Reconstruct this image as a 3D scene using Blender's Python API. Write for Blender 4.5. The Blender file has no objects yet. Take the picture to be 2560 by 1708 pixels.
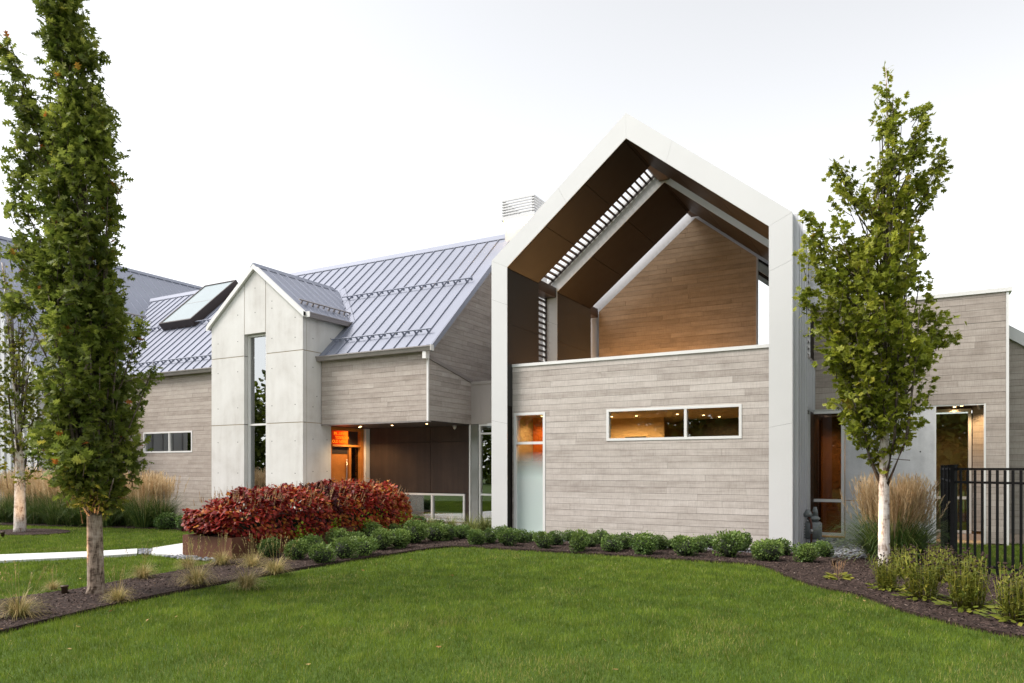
import bpy, math, random
import numpy as np
R = math.radians
rng = np.random.default_rng(7)
random.seed(7)
sc = bpy.context.scene
col = sc.collection

# ------------------------------------------------------------------ camera
YAW = math.atan(1005 / 1800); H = 1.6
cd = bpy.data.cameras.new('camera'); cam = bpy.data.objects.new('camera', cd); col.objects.link(cam)
cd.sensor_width = 36; cd.lens = 36 * 1800 / 2560; cd.shift_y = (1170 - 854) / 2560
cd.clip_start = 0.1; cd.clip_end = 2000
cam.location = (0, 0, H); cam.rotation_euler = (R(90), 0, YAW)
sc.camera = cam
# ------------------------------------------------------------------ sky, sun, exposure
SUN_EL, SUN_DIR = R(52), (-0.75, -0.66)          # where the light comes from (front left of the house)
w = bpy.data.worlds.new('World'); sc.world = w; w.use_nodes = True
nt = w.node_tree; nt.nodes.clear()
sky = nt.nodes.new('ShaderNodeTexSky'); sky.sky_type = 'NISHITA'; sky.sun_disc = False
sky.sun_elevation = SUN_EL; sky.sun_rotation = math.atan2(SUN_DIR[0], SUN_DIR[1])
sky.air_density = 1.0; sky.dust_density = 1.0; sky.ozone_density = 1.0
hs = nt.nodes.new('ShaderNodeHueSaturation'); hs.inputs['Saturation'].default_value = 0.10
bg = nt.nodes.new('ShaderNodeBackground'); bg.inputs['Strength'].default_value = 0.15
wo = nt.nodes.new('ShaderNodeOutputWorld')
nt.links.new(sky.outputs[0], hs.inputs['Color']); nt.links.new(hs.outputs[0], bg.inputs['Color'])
nt.links.new(bg.outputs[0], wo.inputs['Surface'])
sl = bpy.data.lights.new('sun', 'SUN'); sl.energy = 2.2; sl.angle = R(25); sl.color = (1.0, 0.93, 0.86)
sun = bpy.data.objects.new('sun', sl); col.objects.link(sun)

from mathutils import Vector
sun.rotation_euler = Vector((SUN_DIR[0] * math.cos(SUN_EL), SUN_DIR[1] * math.cos(SUN_EL), math.sin(SUN_EL))).to_track_quat('Z', 'Y').to_euler()
sc.view_settings.view_transform = 'Standard'; sc.view_settings.look = 'None'
sc.view_settings.gamma = 1; sc.view_settings.use_curve_mapping = False
sc.view_settings.exposure = 1.0

# ------------------------------------------------------------------ helpers
def tag(o, label=None, cat=None, group=None, kind=None):
    if label: o['label'] = label
    if cat: o['category'] = cat
    if group: o['group'] = group
    if kind: o['kind'] = kind
    return o
WP = {}
def thing(name, loc, label=None, cat=None, group=None, kind=None):
    o = bpy.data.objects.new(name, None); col.objects.link(o); o.empty_display_size = 0.2
    o.location = loc; WP[o] = np.array(loc, float)
    return tag(o, label, cat, group, kind)
def link(name, me, parent=None, origin=(0, 0, 0)):
    o = bpy.data.objects.new(name, me); col.objects.link(o)
    og = np.array(origin, float); WP[o] = og
    if parent is not None:
        o.parent = parent; og = og - WP[parent]
    o.location = og
    return o
def put(name, V, F, mat, parent=None, smooth=False):
    V = np.array(V, float); og = (V.min(0) + V.max(0)) / 2
    if parent is None: og[2] = V[:, 2].min()
    me = bpy.data.meshes.new(name); me.from_pydata((V - og).tolist(), [], F)
    mats = mat if isinstance(mat, (list, tuple)) else [mat]
    for m in mats: me.materials.append(m)
    if smooth:
        for p in me.polygons: p.use_smooth = True
    return link(name, me, parent, og)
BF = [(0, 3, 2, 1), (4, 5, 6, 7), (0, 1, 5, 4), (1, 2, 6, 5), (2, 3, 7, 6), (3, 0, 4, 7)]
def bxv(x0, x1, y0, y1, z0, z1):
    return [(x0, y0, z0), (x1, y0, z0), (x1, y1, z0), (x0, y1, z0), (x0, y0, z1), (x1, y0, z1), (x1, y1, z1), (x0, y1, z1)]
def box(name, x0, x1, y0, y1, z0, z1, mat, parent=None):
    return put(name, bxv(x0, x1, y0, y1, z0, z1), BF, mat, parent)
def boxes(name, L, mat, parent=None):
    V, F = [], []
    for b in L:
        n = len(V); V += bxv(*b); F += [tuple(i + n for i in f) for f in BF]
    return put(name, V, F, mat, parent)
def prism(name, pts, vec, mat, parent=None):
    """polygon pts (3D) extruded along vec"""
    n = len(pts); P = np.array(pts, float); V = np.vstack([P, P + np.array(vec, float)])
    F = [tuple(range(n))[::-1], tuple(range(n, 2 * n))] + [(i, (i + 1) % n, (i + 1) % n + n, i + n) for i in range(n)]
    return put(name, V, F, mat, parent)
def tube_vf(P, rad, seg=6, V=None, F=None):
    V = [] if V is None else V; F = [] if F is None else F
    P = [np.array(p, float) for p in P]
    base = len(V)
    for i, p in enumerate(P):
        t = P[min(i + 1, len(P) - 1)] - P[max(i - 1, 0)]; t = t / (np.linalg.norm(t) + 1e-9)
        a = np.cross(t, (0, 0, 1.0)) if abs(t[2]) < 0.95 else np.cross(t, (1.0, 0, 0)); a /= np.linalg.norm(a); b = np.cross(t, a)
        r = rad[i] if hasattr(rad, '__len__') else rad
        for k in range(seg):
            an = 2 * math.pi * k / seg
            V.append(tuple(p + r * (math.cos(an) * a + math.sin(an) * b)))
    for i in range(len(P) - 1):
        for k in range(seg):
            F.append((base + i * seg + k, base + i * seg + (k + 1) % seg, base + (i + 1) * seg + (k + 1) % seg, base + (i + 1) * seg + k))
    F.append(tuple(base + k for k in range(seg))[::-1]); F.append(tuple(base + (len(P) - 1) * seg + k for k in range(seg)))
    return V, F
def tube(name, P, rad, mat, parent=None, seg=8, smooth=True):
    V, F = tube_vf(P, rad, seg); return put(name, V, F, mat, parent, smooth)
def npmesh(name, V, F, mats, tone=None, smooth=False, midx=None):
    """V (n,3) F (m,3) numpy -> mesh; tone per vertex"""
    V = np.asarray(V, np.float32); F = np.asarray(F, np.int32)
    me = bpy.data.meshes.new(name)
    me.vertices.add(len(V)); me.vertices.foreach_set('co', V.ravel())
    m = len(F); k = F.shape[1]
    me.loops.add(m * k); me.loops.foreach_set('vertex_index', F.ravel())
    me.polygons.add(m); me.polygons.foreach_set('loop_start', np.arange(0, m * k, k, dtype=np.int32))
    for a in (mats if isinstance(mats, (list, tuple)) else [mats]): me.materials.append(a)
    if midx is not None: me.polygons.foreach_set('material_index', np.asarray(midx, np.int32))
    if smooth: me.polygons.foreach_set('use_smooth', np.ones(m, bool))
    me.update(calc_edges=True)
    if tone is not None:
        at = me.attributes.new('tone', 'FLOAT', 'POINT'); at.data.foreach_set('value', np.asarray(tone, np.float32))
    return me
# pixel on the photograph -> point on the ground (the survey the plan was drawn from)
def G(px, py):
    d = 1800 * H / (py - 1170.0); l = (px - 1280) / 1800 * d
    return np.array([-math.sin(YAW) * d + math.cos(YAW) * l, math.cos(YAW) * d + math.sin(YAW) * l, 0.0])
RT = np.array([math.cos(YAW), math.sin(YAW), 0.0]); FW = np.array([-math.sin(YAW), math.cos(YAW), 0.0])

# ------------------------------------------------------------------ materials
class NT:
    def __init__(s, name):
        s.m = bpy.data.materials.new(name); s.m.use_nodes = True; s.t = s.m.node_tree; s.t.nodes.clear()
        s.out = s.t.nodes.new('ShaderNodeOutputMaterial')
    def n(s, typ, **kw):
        nd = s.t.nodes.new(typ)
        for k, v in kw.items():
            if k in nd.inputs: s.set(nd.inputs[k], v)
            else: setattr(nd, k, v)
        return nd
    def set(s, inp, v):
        if isinstance(v, bpy.types.NodeSocket): s.t.links.new(v, inp)
        else:
            if hasattr(inp.default_value, '__len__') and len(inp.default_value) == 4 and len(v) == 3: v = (*v, 1)
            inp.default_value = v
    def noise(s, vec, scale, detail=3, rough=0.55, dist=0):
        nd = s.n('ShaderNodeTexNoise'); s.set(nd.inputs['Vector'], vec)
        nd.inputs['Scale'].default_value = scale; nd.inputs['Detail'].default_value = detail; nd.inputs['Roughness'].default_value = rough; nd.inputs['Distortion'].default_value = dist
        return nd.outputs['Fac']
    def map(s, vec, scale=(1, 1, 1), loc=None):
        nd = s.n('ShaderNodeMapping'); s.set(nd.inputs['Vector'], vec); nd.inputs['Scale'].default_value = scale
        if loc is not None: s.set(nd.inputs['Location'], loc)
        return nd.outputs[0]
    def ramp(s, fac, stops, interp='LINEAR'):
        nd = s.n('ShaderNodeValToRGB'); s.set(nd.inputs[0], fac); cr = nd.color_ramp; cr.interpolation = interp
        while len(cr.elements) < len(stops): cr.elements.new(0.5)
        for e, (p, c) in zip(cr.elements, stops):
            e.position = p; e.color = (*c, 1) if len(c) == 3 else c
        return nd.outputs[0]
    def mix(s, fac, a, b, mode='MIX'):
        nd = s.n('ShaderNodeMix', data_type='RGBA', blend_type=mode); s.set(nd.inputs[0], fac); s.set(nd.inputs[6], a); s.set(nd.inputs[7], b); return nd.outputs[2]
    def math(s, op, a, b=0.0, c=None):
        nd = s.n('ShaderNodeMath', operation=op); s.set(nd.inputs[0], a); s.set(nd.inputs[1], b)
        if c is not None: s.set(nd.inputs[2], c)
        return nd.outputs[0]
    def bump(s, h, strength=0.3, dist=0.01):
        nd = s.n('ShaderNodeBump'); s.set(nd.inputs['Height'], h); nd.inputs['Strength'].default_value = strength; nd.inputs['Distance'].default_value = dist; return nd.outputs[0]
    def pbr(s, color, rough=0.6, metal=0.0, normal=None, spec=0.5, **kw):
        p = s.n('ShaderNodeBsdfPrincipled'); s.set(p.inputs['Base Color'], color); s.set(p.inputs['Roughness'], rough); s.set(p.inputs['Metallic'], metal)
        p.inputs['Specular IOR Level'].default_value = spec
        if normal is not None: s.set(p.inputs['Normal'], normal)
        return p.outputs[0]
    def fin(s, sh):
        s.t.links.new(sh, s.out.inputs['Surface']); return s.m
    def co(s, which='Object'): return s.n('ShaderNodeTexCoord').outputs[which]
    def pos(s): return s.n('ShaderNodeNewGeometry').outputs['Position']
    def rnd(s): return s.n('ShaderNodeObjectInfo').outputs['Random']
    def attr(s, nm): return s.n('ShaderNodeAttribute', attribute_name=nm).outputs['Fac']

def plain(name, c, rough=0.6, metal=0.0, nz=0.06, scale=6, bump=0.0, spec=0.5):
    t = NT(name); p = t.pos(); f = t.noise(p, scale, 4)
    cc = t.mix(1.0, c, t.ramp(f, [(0.3, (1 - nz,) * 3), (0.7, (1 + nz,) * 3)]), 'MULTIPLY')
    r = t.math('MULTIPLY_ADD', f, 0.16, rough - 0.08)
    return t.fin(t.pbr(cc, r, metal, t.bump(t.noise(p, scale * 12, 2), bump, 0.004) if bump else None, spec))

def wood(name, axis, a, b, c):
    """weathered rough-sawn board; axis = direction the boards run"""
    t = NT(name); g = t.pos(); rn = t.rnd()
    off = t.n('ShaderNodeCombineXYZ'); t.set(off.inputs[0], t.math('MULTIPLY', rn, 37.0)); t.set(off.inputs[1], t.math('MULTIPLY', rn, 53.0)); t.set(off.inputs[2], t.math('MULTIPLY', rn, 91.0))
    lo = (1.1, 30, 30) if axis == 'x' else (30, 1.1, 30)
    fi = (3.0, 90, 90) if axis == 'x' else (90, 3.0, 90)
    cr = (55, 4, 4) if axis == 'x' else (4, 55, 4)
    grain = t.noise(t.map(g, lo, off.outputs[0]), 1, 5, 0.6, 0.6)
    fine = t.noise(t.map(g, fi, off.outputs[0]), 1, 3, 0.6)
    saw = t.noise(t.map(g, cr, off.outputs[0]), 1, 3, 0.65)
    blot = t.noise(t.map(g, (2.2, 2.2, 4.5), off.outputs[0]), 1, 3, 0.6)
    tone = t.math('ADD', t.math('MULTIPLY_ADD', rn, 0.15, 0.035), t.math('ADD', t.math('MULTIPLY', grain, 0.36), t.math('MULTIPLY', blot, 0.42)))
    cc = t.ramp(tone, [(0.25, a), (0.5, b), (0.78, c)])
    wear = t.ramp(t.math('ADD', t.math('MULTIPLY', saw, 0.65), t.math('MULTIPLY', fine, 0.35)), [(0.30, (0.80,) * 3), (0.52, (1,) * 3), (0.75, (1.10,) * 3)])
    cc = t.mix(1.0, cc, wear, 'MULTIPLY')
    h = t.math('ADD', t.math('MULTIPLY', saw, 0.7), fine)
    return t.fin(t.pbr(cc, 0.78, 0, t.bump(h, 0.35, 0.004), 0.3))
WA, WB, WC = (0.285, 0.245, 0.216), (0.475, 0.427, 0.39), (0.63, 0.585, 0.545)
M = {}
M['wood_x'] = wood('weathered_board_x', 'x', WA, WB, WC)
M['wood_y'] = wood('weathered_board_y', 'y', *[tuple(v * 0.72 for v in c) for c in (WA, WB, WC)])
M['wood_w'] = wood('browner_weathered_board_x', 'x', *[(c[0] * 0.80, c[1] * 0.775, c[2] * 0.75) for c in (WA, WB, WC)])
M['wood_warmshade'] = wood('warm_shade_board_x', 'x', (0.17, 0.122, 0.082), (0.285, 0.215, 0.15), (0.40, 0.31, 0.225))  # same boards at the terrace rear; lamp warmth and shade put into the colour
M['backing'] = plain('dark_membrane', (0.03, 0.026, 0.023), 0.9)
M['white'] = plain('white_panel', (0.59, 0.59, 0.59), 0.42, 0, 0.02, 1.2)
M['trim'] = plain('white_trim', (0.70, 0.695, 0.68), 0.4, 0, 0.02, 3)
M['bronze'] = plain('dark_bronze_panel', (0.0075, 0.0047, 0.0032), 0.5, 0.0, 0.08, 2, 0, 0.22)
M['bronze2'] = plain('bronze_frame', (0.05, 0.037, 0.032), 0.4, 0.3, 0.08, 4)
M['charcoal'] = plain('charcoal_panel', (0.035, 0.034, 0.033), 0.45, 0.2, 0.08, 2)
M['gutter'] = plain('grey_gutter', (0.26, 0.235, 0.225), 0.38, 0.35, 0.06, 3)
M['fascia'] = plain('beige_metal', (0.42, 0.385, 0.36), 0.42, 0.2, 0.05, 1.5)
M['steel'] = plain('brushed_metal', (0.30, 0.30, 0.30), 0.35, 0.8, 0.06, 3)
M['blackmetal'] = plain('black_fence_paint', (0.0035, 0.0035, 0.004), 0.55, 0.0, 0.1, 8, 0, 0.12)
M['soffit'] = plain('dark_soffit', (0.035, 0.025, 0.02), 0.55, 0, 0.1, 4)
def metal_roof(name, c):
    t = NT(name); p = t.pos(); f = t.noise(p, 0.8, 4); f2 = t.noise(t.map(p, (14, 1, 1)), 1, 3)
    cc = t.mix(1.0, c, t.ramp(t.math('ADD', t.math('MULTIPLY', f, 0.6), t.math('MULTIPLY', f2, 0.4)), [(0.3, (0.93,) * 3), (0.7, (1.05,) * 3)]), 'MULTIPLY')
    return t.fin(t.pbr(cc, t.math('MULTIPLY_ADD', f, 0.2, 0.42), 0.25, t.bump(t.noise(p, 2.2, 2), 0.08, 0.02)))
M['roof'] = metal_roof('standing_seam_metal', (0.234, 0.252, 0.312))
M['wallmetal'] = metal_roof('ribbed_wall_metal', (0.55, 0.555, 0.58))
def concrete(name, a, b, c, sc_=1.0):
    t = NT(name); p = t.pos()
    big = t.noise(p, 0.9 * sc_, 5, 0.6, 0.4); st = t.noise(t.map(p, (3.0, 3.0, 0.45)), 1.2, 4, 0.6); fine = t.noise(p, 60, 3, 0.7)
    v = t.n('ShaderNodeTexVoronoi', feature='F1'); t.set(v.inputs['Vector'], p); v.inputs['Scale'].default_value = 16; v.inputs['Randomness'].default_value = 1
    pit = t.ramp(v.outputs['Distance'], [(0.035, (0.55,) * 3), (0.075, (1,) * 3)])
    tone = t.math('ADD', t.math('MULTIPLY', big, 0.55), t.math('ADD', t.math('MULTIPLY', st, 0.3), t.math('MULTIPLY', fine, 0.15)))
    cc = t.mix(1.0, t.ramp(tone, [(0.33, a), (0.5, b), (0.66, c)]), pit, 'MULTIPLY')
    return t.fin(t.pbr(cc, 0.82, 0, t.bump(t.math('ADD', fine, pit), 0.12, 0.004), 0.3))
M['conc'] = concrete('pale_concrete', (0.48, 0.46, 0.435), (0.605, 0.595, 0.575), (0.68, 0.675, 0.66))
M['conc_grey'] = concrete('grey_concrete', (0.42, 0.425, 0.435), (0.58, 0.585, 0.595), (0.70, 0.705, 0.715), 2.0)
M['sealant'] = plain('tan_sealant', (0.36, 0.29, 0.2), 0.8)
M['path'] = concrete('path_concrete', (0.50, 0.50, 0.50), (0.60, 0.60, 0.60), (0.68, 0.68, 0.68), 1.5)
def corten(name, a, b, c):
    t = NT(name); p = t.pos()
    big = t.noise(p, 1.3, 5, 0.6); st = t.noise(t.map(p, (7, 7, 0.35)), 1, 4, 0.6); fine = t.noise(p, 40, 4, 0.7)
    tone = t.math('ADD', t.math('MULTIPLY', big, 0.4), t.math('ADD', t.math('MULTIPLY', st, 0.35), t.math('MULTIPLY', fine, 0.25)))
    return t.fin(t.pbr(t.ramp(tone, [(0.3, a), (0.5, b), (0.72, c)]), 0.7, 0.1, t.bump(fine, 0.25, 0.003), 0.4))
M['corten'] = corten('shaded_rusted_steel', (0.024, 0.015, 0.011), (0.044, 0.027, 0.020), (0.078, 0.047, 0.033))  # rusted wall under the overhang, its shade put into the colour
M['corten2'] = corten('planter_rusted_steel', (0.065, 0.026, 0.015), (0.125, 0.048, 0.026), (0.20, 0.08, 0.042))
M['doorwood'] = wood('orange_door_wood', 'x', (0.30, 0.10, 0.018), (0.42, 0.15, 0.028), (0.52, 0.21, 0.045))
def glass(name, tint, refl, rough=0.0):
    t = NT(name); fr = t.n('ShaderNodeFresnel', IOR=1.5)
    g = t.n('ShaderNodeBsdfGlossy'); g.inputs['Roughness'].default_value = rough; t.set(g.inputs['Color'], (0.95, 0.98, 0.99))
    tr = t.n('ShaderNodeBsdfTransparent'); t.set(tr.inputs['Color'], tint)
    f = t.math('MAXIMUM', t.math('ADD', fr.outputs[0], refl - 0.04), 0.0)
    mx = t.n('ShaderNodeMixShader'); t.set(mx.inputs[0], f); t.t.links.new(tr.outputs[0], mx.inputs[1]); t.t.links.new(g.outputs[0], mx.inputs[2])
    return t.fin(mx.outputs[0])
M['glass'] = glass('window_glass', (0.80, 0.83, 0.80), 0.22)
M['glass_lo'] = glass('clear_window_glass', (0.9, 0.92, 0.9), 0.08)
M['glass_m'] = glass('reflective_glass', (0.35, 0.38, 0.37), 0.30)
M['glass_hi'] = glass('mirror_coated_glass', (0.2, 0.22, 0.22), 0.72)
M['glass_brown'] = glass('bronze_tinted_glass', (0.50, 0.38, 0.29), 0.05)
def emis(name, c, s):
    t = NT(name); e = t.n('ShaderNodeEmission'); t.set(e.inputs['Color'], c); e.inputs['Strength'].default_value = s; return t.fin(e.outputs[0])
M['lamp'] = emis('warm_lamp', (1.0, 0.62, 0.26), 6)
M['lamp_dim'] = emis('dim_lamp', (1.0, 0.6, 0.3), 2)
M['led'] = emis('led_strip', (1.0, 0.66, 0.30), 10)
M['skylight'] = plain('frosted_skylight', (0.29, 0.34, 0.355), 0.12, 0, 0.02, 1)
M['tan'] = plain('tan_interior', (0.50, 0.36, 0.20), 0.8)
M['orange'] = plain('orange_interior', (0.62, 0.135, 0.012), 0.7)
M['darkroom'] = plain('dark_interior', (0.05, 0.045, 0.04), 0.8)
M['ceil'] = plain('interior_ceiling', (0.55, 0.46, 0.35), 0.8)
M['beige_base'] = plain('beige_plinth', (0.46, 0.36, 0.29), 0.8, 0, 0.08, 8)
M['meter'] = plain('grey_meter_paint', (0.17, 0.19, 0.19), 0.4, 0.2, 0.2, 20)
M['rust'] = plain('rusty_pipe', (0.09, 0.03, 0.018), 0.7)
M['lampbody'] = plain('bronze_lamp_body', (0.07, 0.045, 0.03), 0.45, 0.5)
M['camwhite'] = plain('camera_housing', (0.45, 0.43, 0.41), 0.4)
def foliage(name, stops, trans=0.3, rough=0.5, nz=0.25):
    t = NT(name); tn = t.attr('tone'); c = t.ramp(tn, stops)
    c = t.mix(1.0, c, t.ramp(t.noise(t.pos(), 2.0, 2), [(0.3, (1 - nz,) * 3), (0.7, (1 + nz,) * 3)]), 'MULTIPLY')
    p = t.pbr(c, rough, 0, None, 0.35)
    tr = t.n('ShaderNodeBsdfTranslucent'); t.set(tr.inputs['Color'], c)
    mx = t.n('ShaderNodeMixShader'); mx.inputs[0].default_value = trans; t.t.links.new(p, mx.inputs[1]); t.t.links.new(tr.outputs[0], mx.inputs[2])
    return t.fin(mx.outputs[0])
M['oak'] = foliage('oak_leaf', [(0, (0.078, 0.115, 0.018)), (0.5, (0.205, 0.245, 0.040)), (0.9, (0.37, 0.395, 0.075)), (0.965, (0.32, 0.24, 0.03)), (1, (0.45, 0.15, 0.03))], 0.5)
M['maple'] = foliage('maple_leaf', [(0, (0.13, 0.17, 0.016)), (0.5, (0.28, 0.315, 0.034)), (0.9, (0.43, 0.43, 0.055)), (1, (0.45, 0.35, 0.05))], 0.45)
M['maple2'] = foliage('thin_maple_leaf', [(0, (0.10, 0.14, 0.018)), (0.5, (0.20, 0.235, 0.03)), (1, (0.35, 0.31, 0.045))], 0.4)
M['box'] = foliage('boxwood_leaf', [(0, (0.042, 0.085, 0.026)), (0.4, (0.10, 0.17, 0.036)), (1, (0.25, 0.33, 0.075))], 0.25)
M['core'] = plain('shrub_twigs', (0.016, 0.022, 0.009), 0.9)
M['coleus'] = foliage('coleus_leaf', [(0, (0.020, 0.006, 0.006)), (0.3, (0.125, 0.009, 0.010)), (0.6, (0.32, 0.022, 0.013)), (0.8, (0.36, 0.085, 0.018)), (1, (0.50, 0.22, 0.03))], 0.25)
M['spike'] = foliage('seed_spike', [(0, (0.26, 0.15, 0.09)), (1, (0.55, 0.38, 0.20))], 0.2)
M['vine'] = foliage('lime_leaf', [(0, (0.16, 0.25, 0.01)), (1, (0.32, 0.42, 0.02))], 0.4)
M['turf'] = foliage('turf_blade', [(0, (0.072, 0.120, 0.010)), (0.5, (0.160, 0.235, 0.021)), (0.9, (0.28, 0.335, 0.045)), (1, (0.42, 0.35, 0.13))], 0.4)
M['reed'] = foliage('reed_blade', [(0, (0.035, 0.072, 0.018)), (0.6, (0.085, 0.145, 0.03)), (1, (0.20, 0.235, 0.055))], 0.25)
M['plume'] = foliage('feather_plume', [(0, (0.42, 0.29, 0.15)), (0.5, (0.62, 0.46, 0.27)), (1, (0.76, 0.62, 0.41))], 0.5)
M['straw'] = foliage('straw_blade', [(0, (0.14, 0.16, 0.04)), (0.4, (0.32, 0.26, 0.09)), (1, (0.56, 0.42, 0.20))], 0.3)
M['sedge'] = foliage('sedge_blade', [(0, (0.06, 0.09, 0.02)), (0.6, (0.17, 0.20, 0.045)), (1, (0.36, 0.36, 0.14))], 0.3)
M['cone_leaf'] = foliage('coneflower_leaf', [(0, (0.075, 0.11, 0.016)), (0.6, (0.175, 0.20, 0.025)), (1, (0.32, 0.29, 0.04))], 0.3)
M['seedhead'] = plain('dark_seed_head', (0.03, 0.014, 0.008), 0.9)
M['fallen'] = foliage('fallen_leaf', [(0, (0.25, 0.09, 0.02)), (1, (0.52, 0.36, 0.14))], 0.2)
def bark(name, a, b, c):
    t = NT(name); p = t.pos(); v = t.noise(t.map(p, (14, 14, 3)), 1, 6, 0.7, 1.0); h = t.noise(t.map(p, (10, 10, 40)), 1, 3); bl = t.noise(p, 7, 4, 0.65)
    tone = t.math('ADD', t.math('MULTIPLY', v, 0.5), t.math('ADD', t.math('MULTIPLY', h, 0.15), t.math('MULTIPLY', bl, 0.35)))
    return t.fin(t.pbr(t.ramp(tone, [(0.42, a), (0.50, b), (0.62, c)]), 0.85, 0, t.bump(v, 0.7, 0.012), 0.2))
M['bark_oak'] = bark('oak_bark', (0.05, 0.033, 0.023), (0.25, 0.19, 0.145), (0.42, 0.36, 0.30))
M['bark_pale'] = bark('pale_maple_bark', (0.22, 0.15, 0.11), (0.56, 0.50, 0.45), (0.70, 0.66, 0.62))
M['twig'] = bark('twig_bark', (0.05, 0.035, 0.025), (0.11, 0.085, 0.065), (0.18, 0.15, 0.12))
def ground_mat():
    t = NT('turf_soil'); p = t.pos(); f = t.noise(p, 1.3, 5); f2 = t.noise(p, 26, 4, 0.7); f3 = t.noise(p, 120, 2)
    tone = t.math('ADD', t.math('MULTIPLY', f, 0.35), t.math('ADD', t.math('MULTIPLY', f2, 0.4), t.math('MULTIPLY', f3, 0.25)))
    return t.fin(t.pbr(t.ramp(tone, [(0.3, (0.030, 0.055, 0.008)), (0.5, (0.062, 0.105, 0.014)), (0.7, (0.105, 0.145, 0.028))]), 0.9, 0, t.bump(f3, 0.5, 0.03), 0.2))
M['ground'] = ground_mat()
def mulch_mat():
    t = NT('bark_mulch'); p = t.pos(); v = t.n('ShaderNodeTexVoronoi', feature='F1'); t.set(v.inputs['Vector'], t.map(p, (1, 1.7, 1))); v.inputs['Scale'].default_value = 38
    f = t.noise(p, 60, 4, 0.7); f2 = t.noise(p, 3, 3)
    tone = t.math('ADD', t.math('MULTIPLY', v.outputs['Color'], 0.45), t.math('ADD', t.math('MULTIPLY', f, 0.35), t.math('MULTIPLY', f2, 0.2)))
    return t.fin(t.pbr(t.ramp(tone, [(0.3, (0.012, 0.008, 0.007)), (0.55, (0.045, 0.028, 0.023)), (0.8, (0.10, 0.066, 0.052))]), 0.9, 0, t.bump(t.math('ADD', f, v.outputs['Distance']), 0.8, 0.02), 0.2))
M['mulch'] = mulch_mat()
def chip_mat():
    t = NT('mulch_chip'); tn = t.attr('tone')
    return t.fin(t.pbr(t.ramp(tn, [(0, (0.016, 0.009, 0.007)), (0.6, (0.062, 0.036, 0.028)), (0.9, (0.12, 0.08, 0.062)), (0.97, (0.24, 0.19, 0.16)), (1, (0.42, 0.38, 0.35))]), 0.85))
M['chip'] = chip_mat()
def stone_mat():
    t = NT('river_stone'); tn = t.attr('tone')
    return t.fin(t.pbr(t.ramp(tn, [(0, (0.08, 0.09, 0.11)), (0.5, (0.17, 0.18, 0.21)), (1, (0.36, 0.36, 0.38))]), 0.7))
M['stone'] = stone_mat()

# ------------------------------------------------------------------ board cladding
def clip_poly(P, C):
    """clip polygon P by convex polygon C (ccw)"""
    out = list(P)
    for i in range(len(C)):
        a, b = C[i], C[(i + 1) % len(C)]
        inp, out = out, []
        if not inp: return []
        side = lambda q: (b[0] - a[0]) * (q[1] - a[1]) - (b[1] - a[1]) * (q[0] - a[0])
        for j in range(len(inp)):
            p, q = inp[j], inp[(j + 1) % len(inp)]
            sp, sq = side(p), side(q)
            if sp >= -1e-9: out.append(p)
            if (sp > 1e-9 and sq < -1e-9) or (sp < -1e-9 and sq > 1e-9):
                t = sp / (sp - sq); out.append((p[0] + t * (q[0] - p[0]), p[1] + t * (q[1] - p[1])))
    return out
def area(P): return 0.5 * sum(P[i][0] * P[(i + 1) % len(P)][1] - P[(i + 1) % len(P)][0] * P[i][1] for i in range(len(P)))
def sub_holes(rects, holes):
    for (a, b, c, d) in holes:
        nr = []
        for (u0, u1, z0, z1) in rects:
            if u1 <= a or u0 >= b or z1 <= c or z0 >= d: nr.append((u0, u1, z0, z1)); continue
            if z0 < c: nr.append((u0, u1, z0, c))
            if z1 > d: nr.append((u0, u1, d, z1))
            zz0, zz1 = max(z0, c), min(z1, d)
            if u0 < a: nr.append((u0, a, zz0, zz1))
            if u1 > b: nr.append((b, u1, zz0, zz1))
        rects = nr
    return rects
ROW = 0.1325
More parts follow.
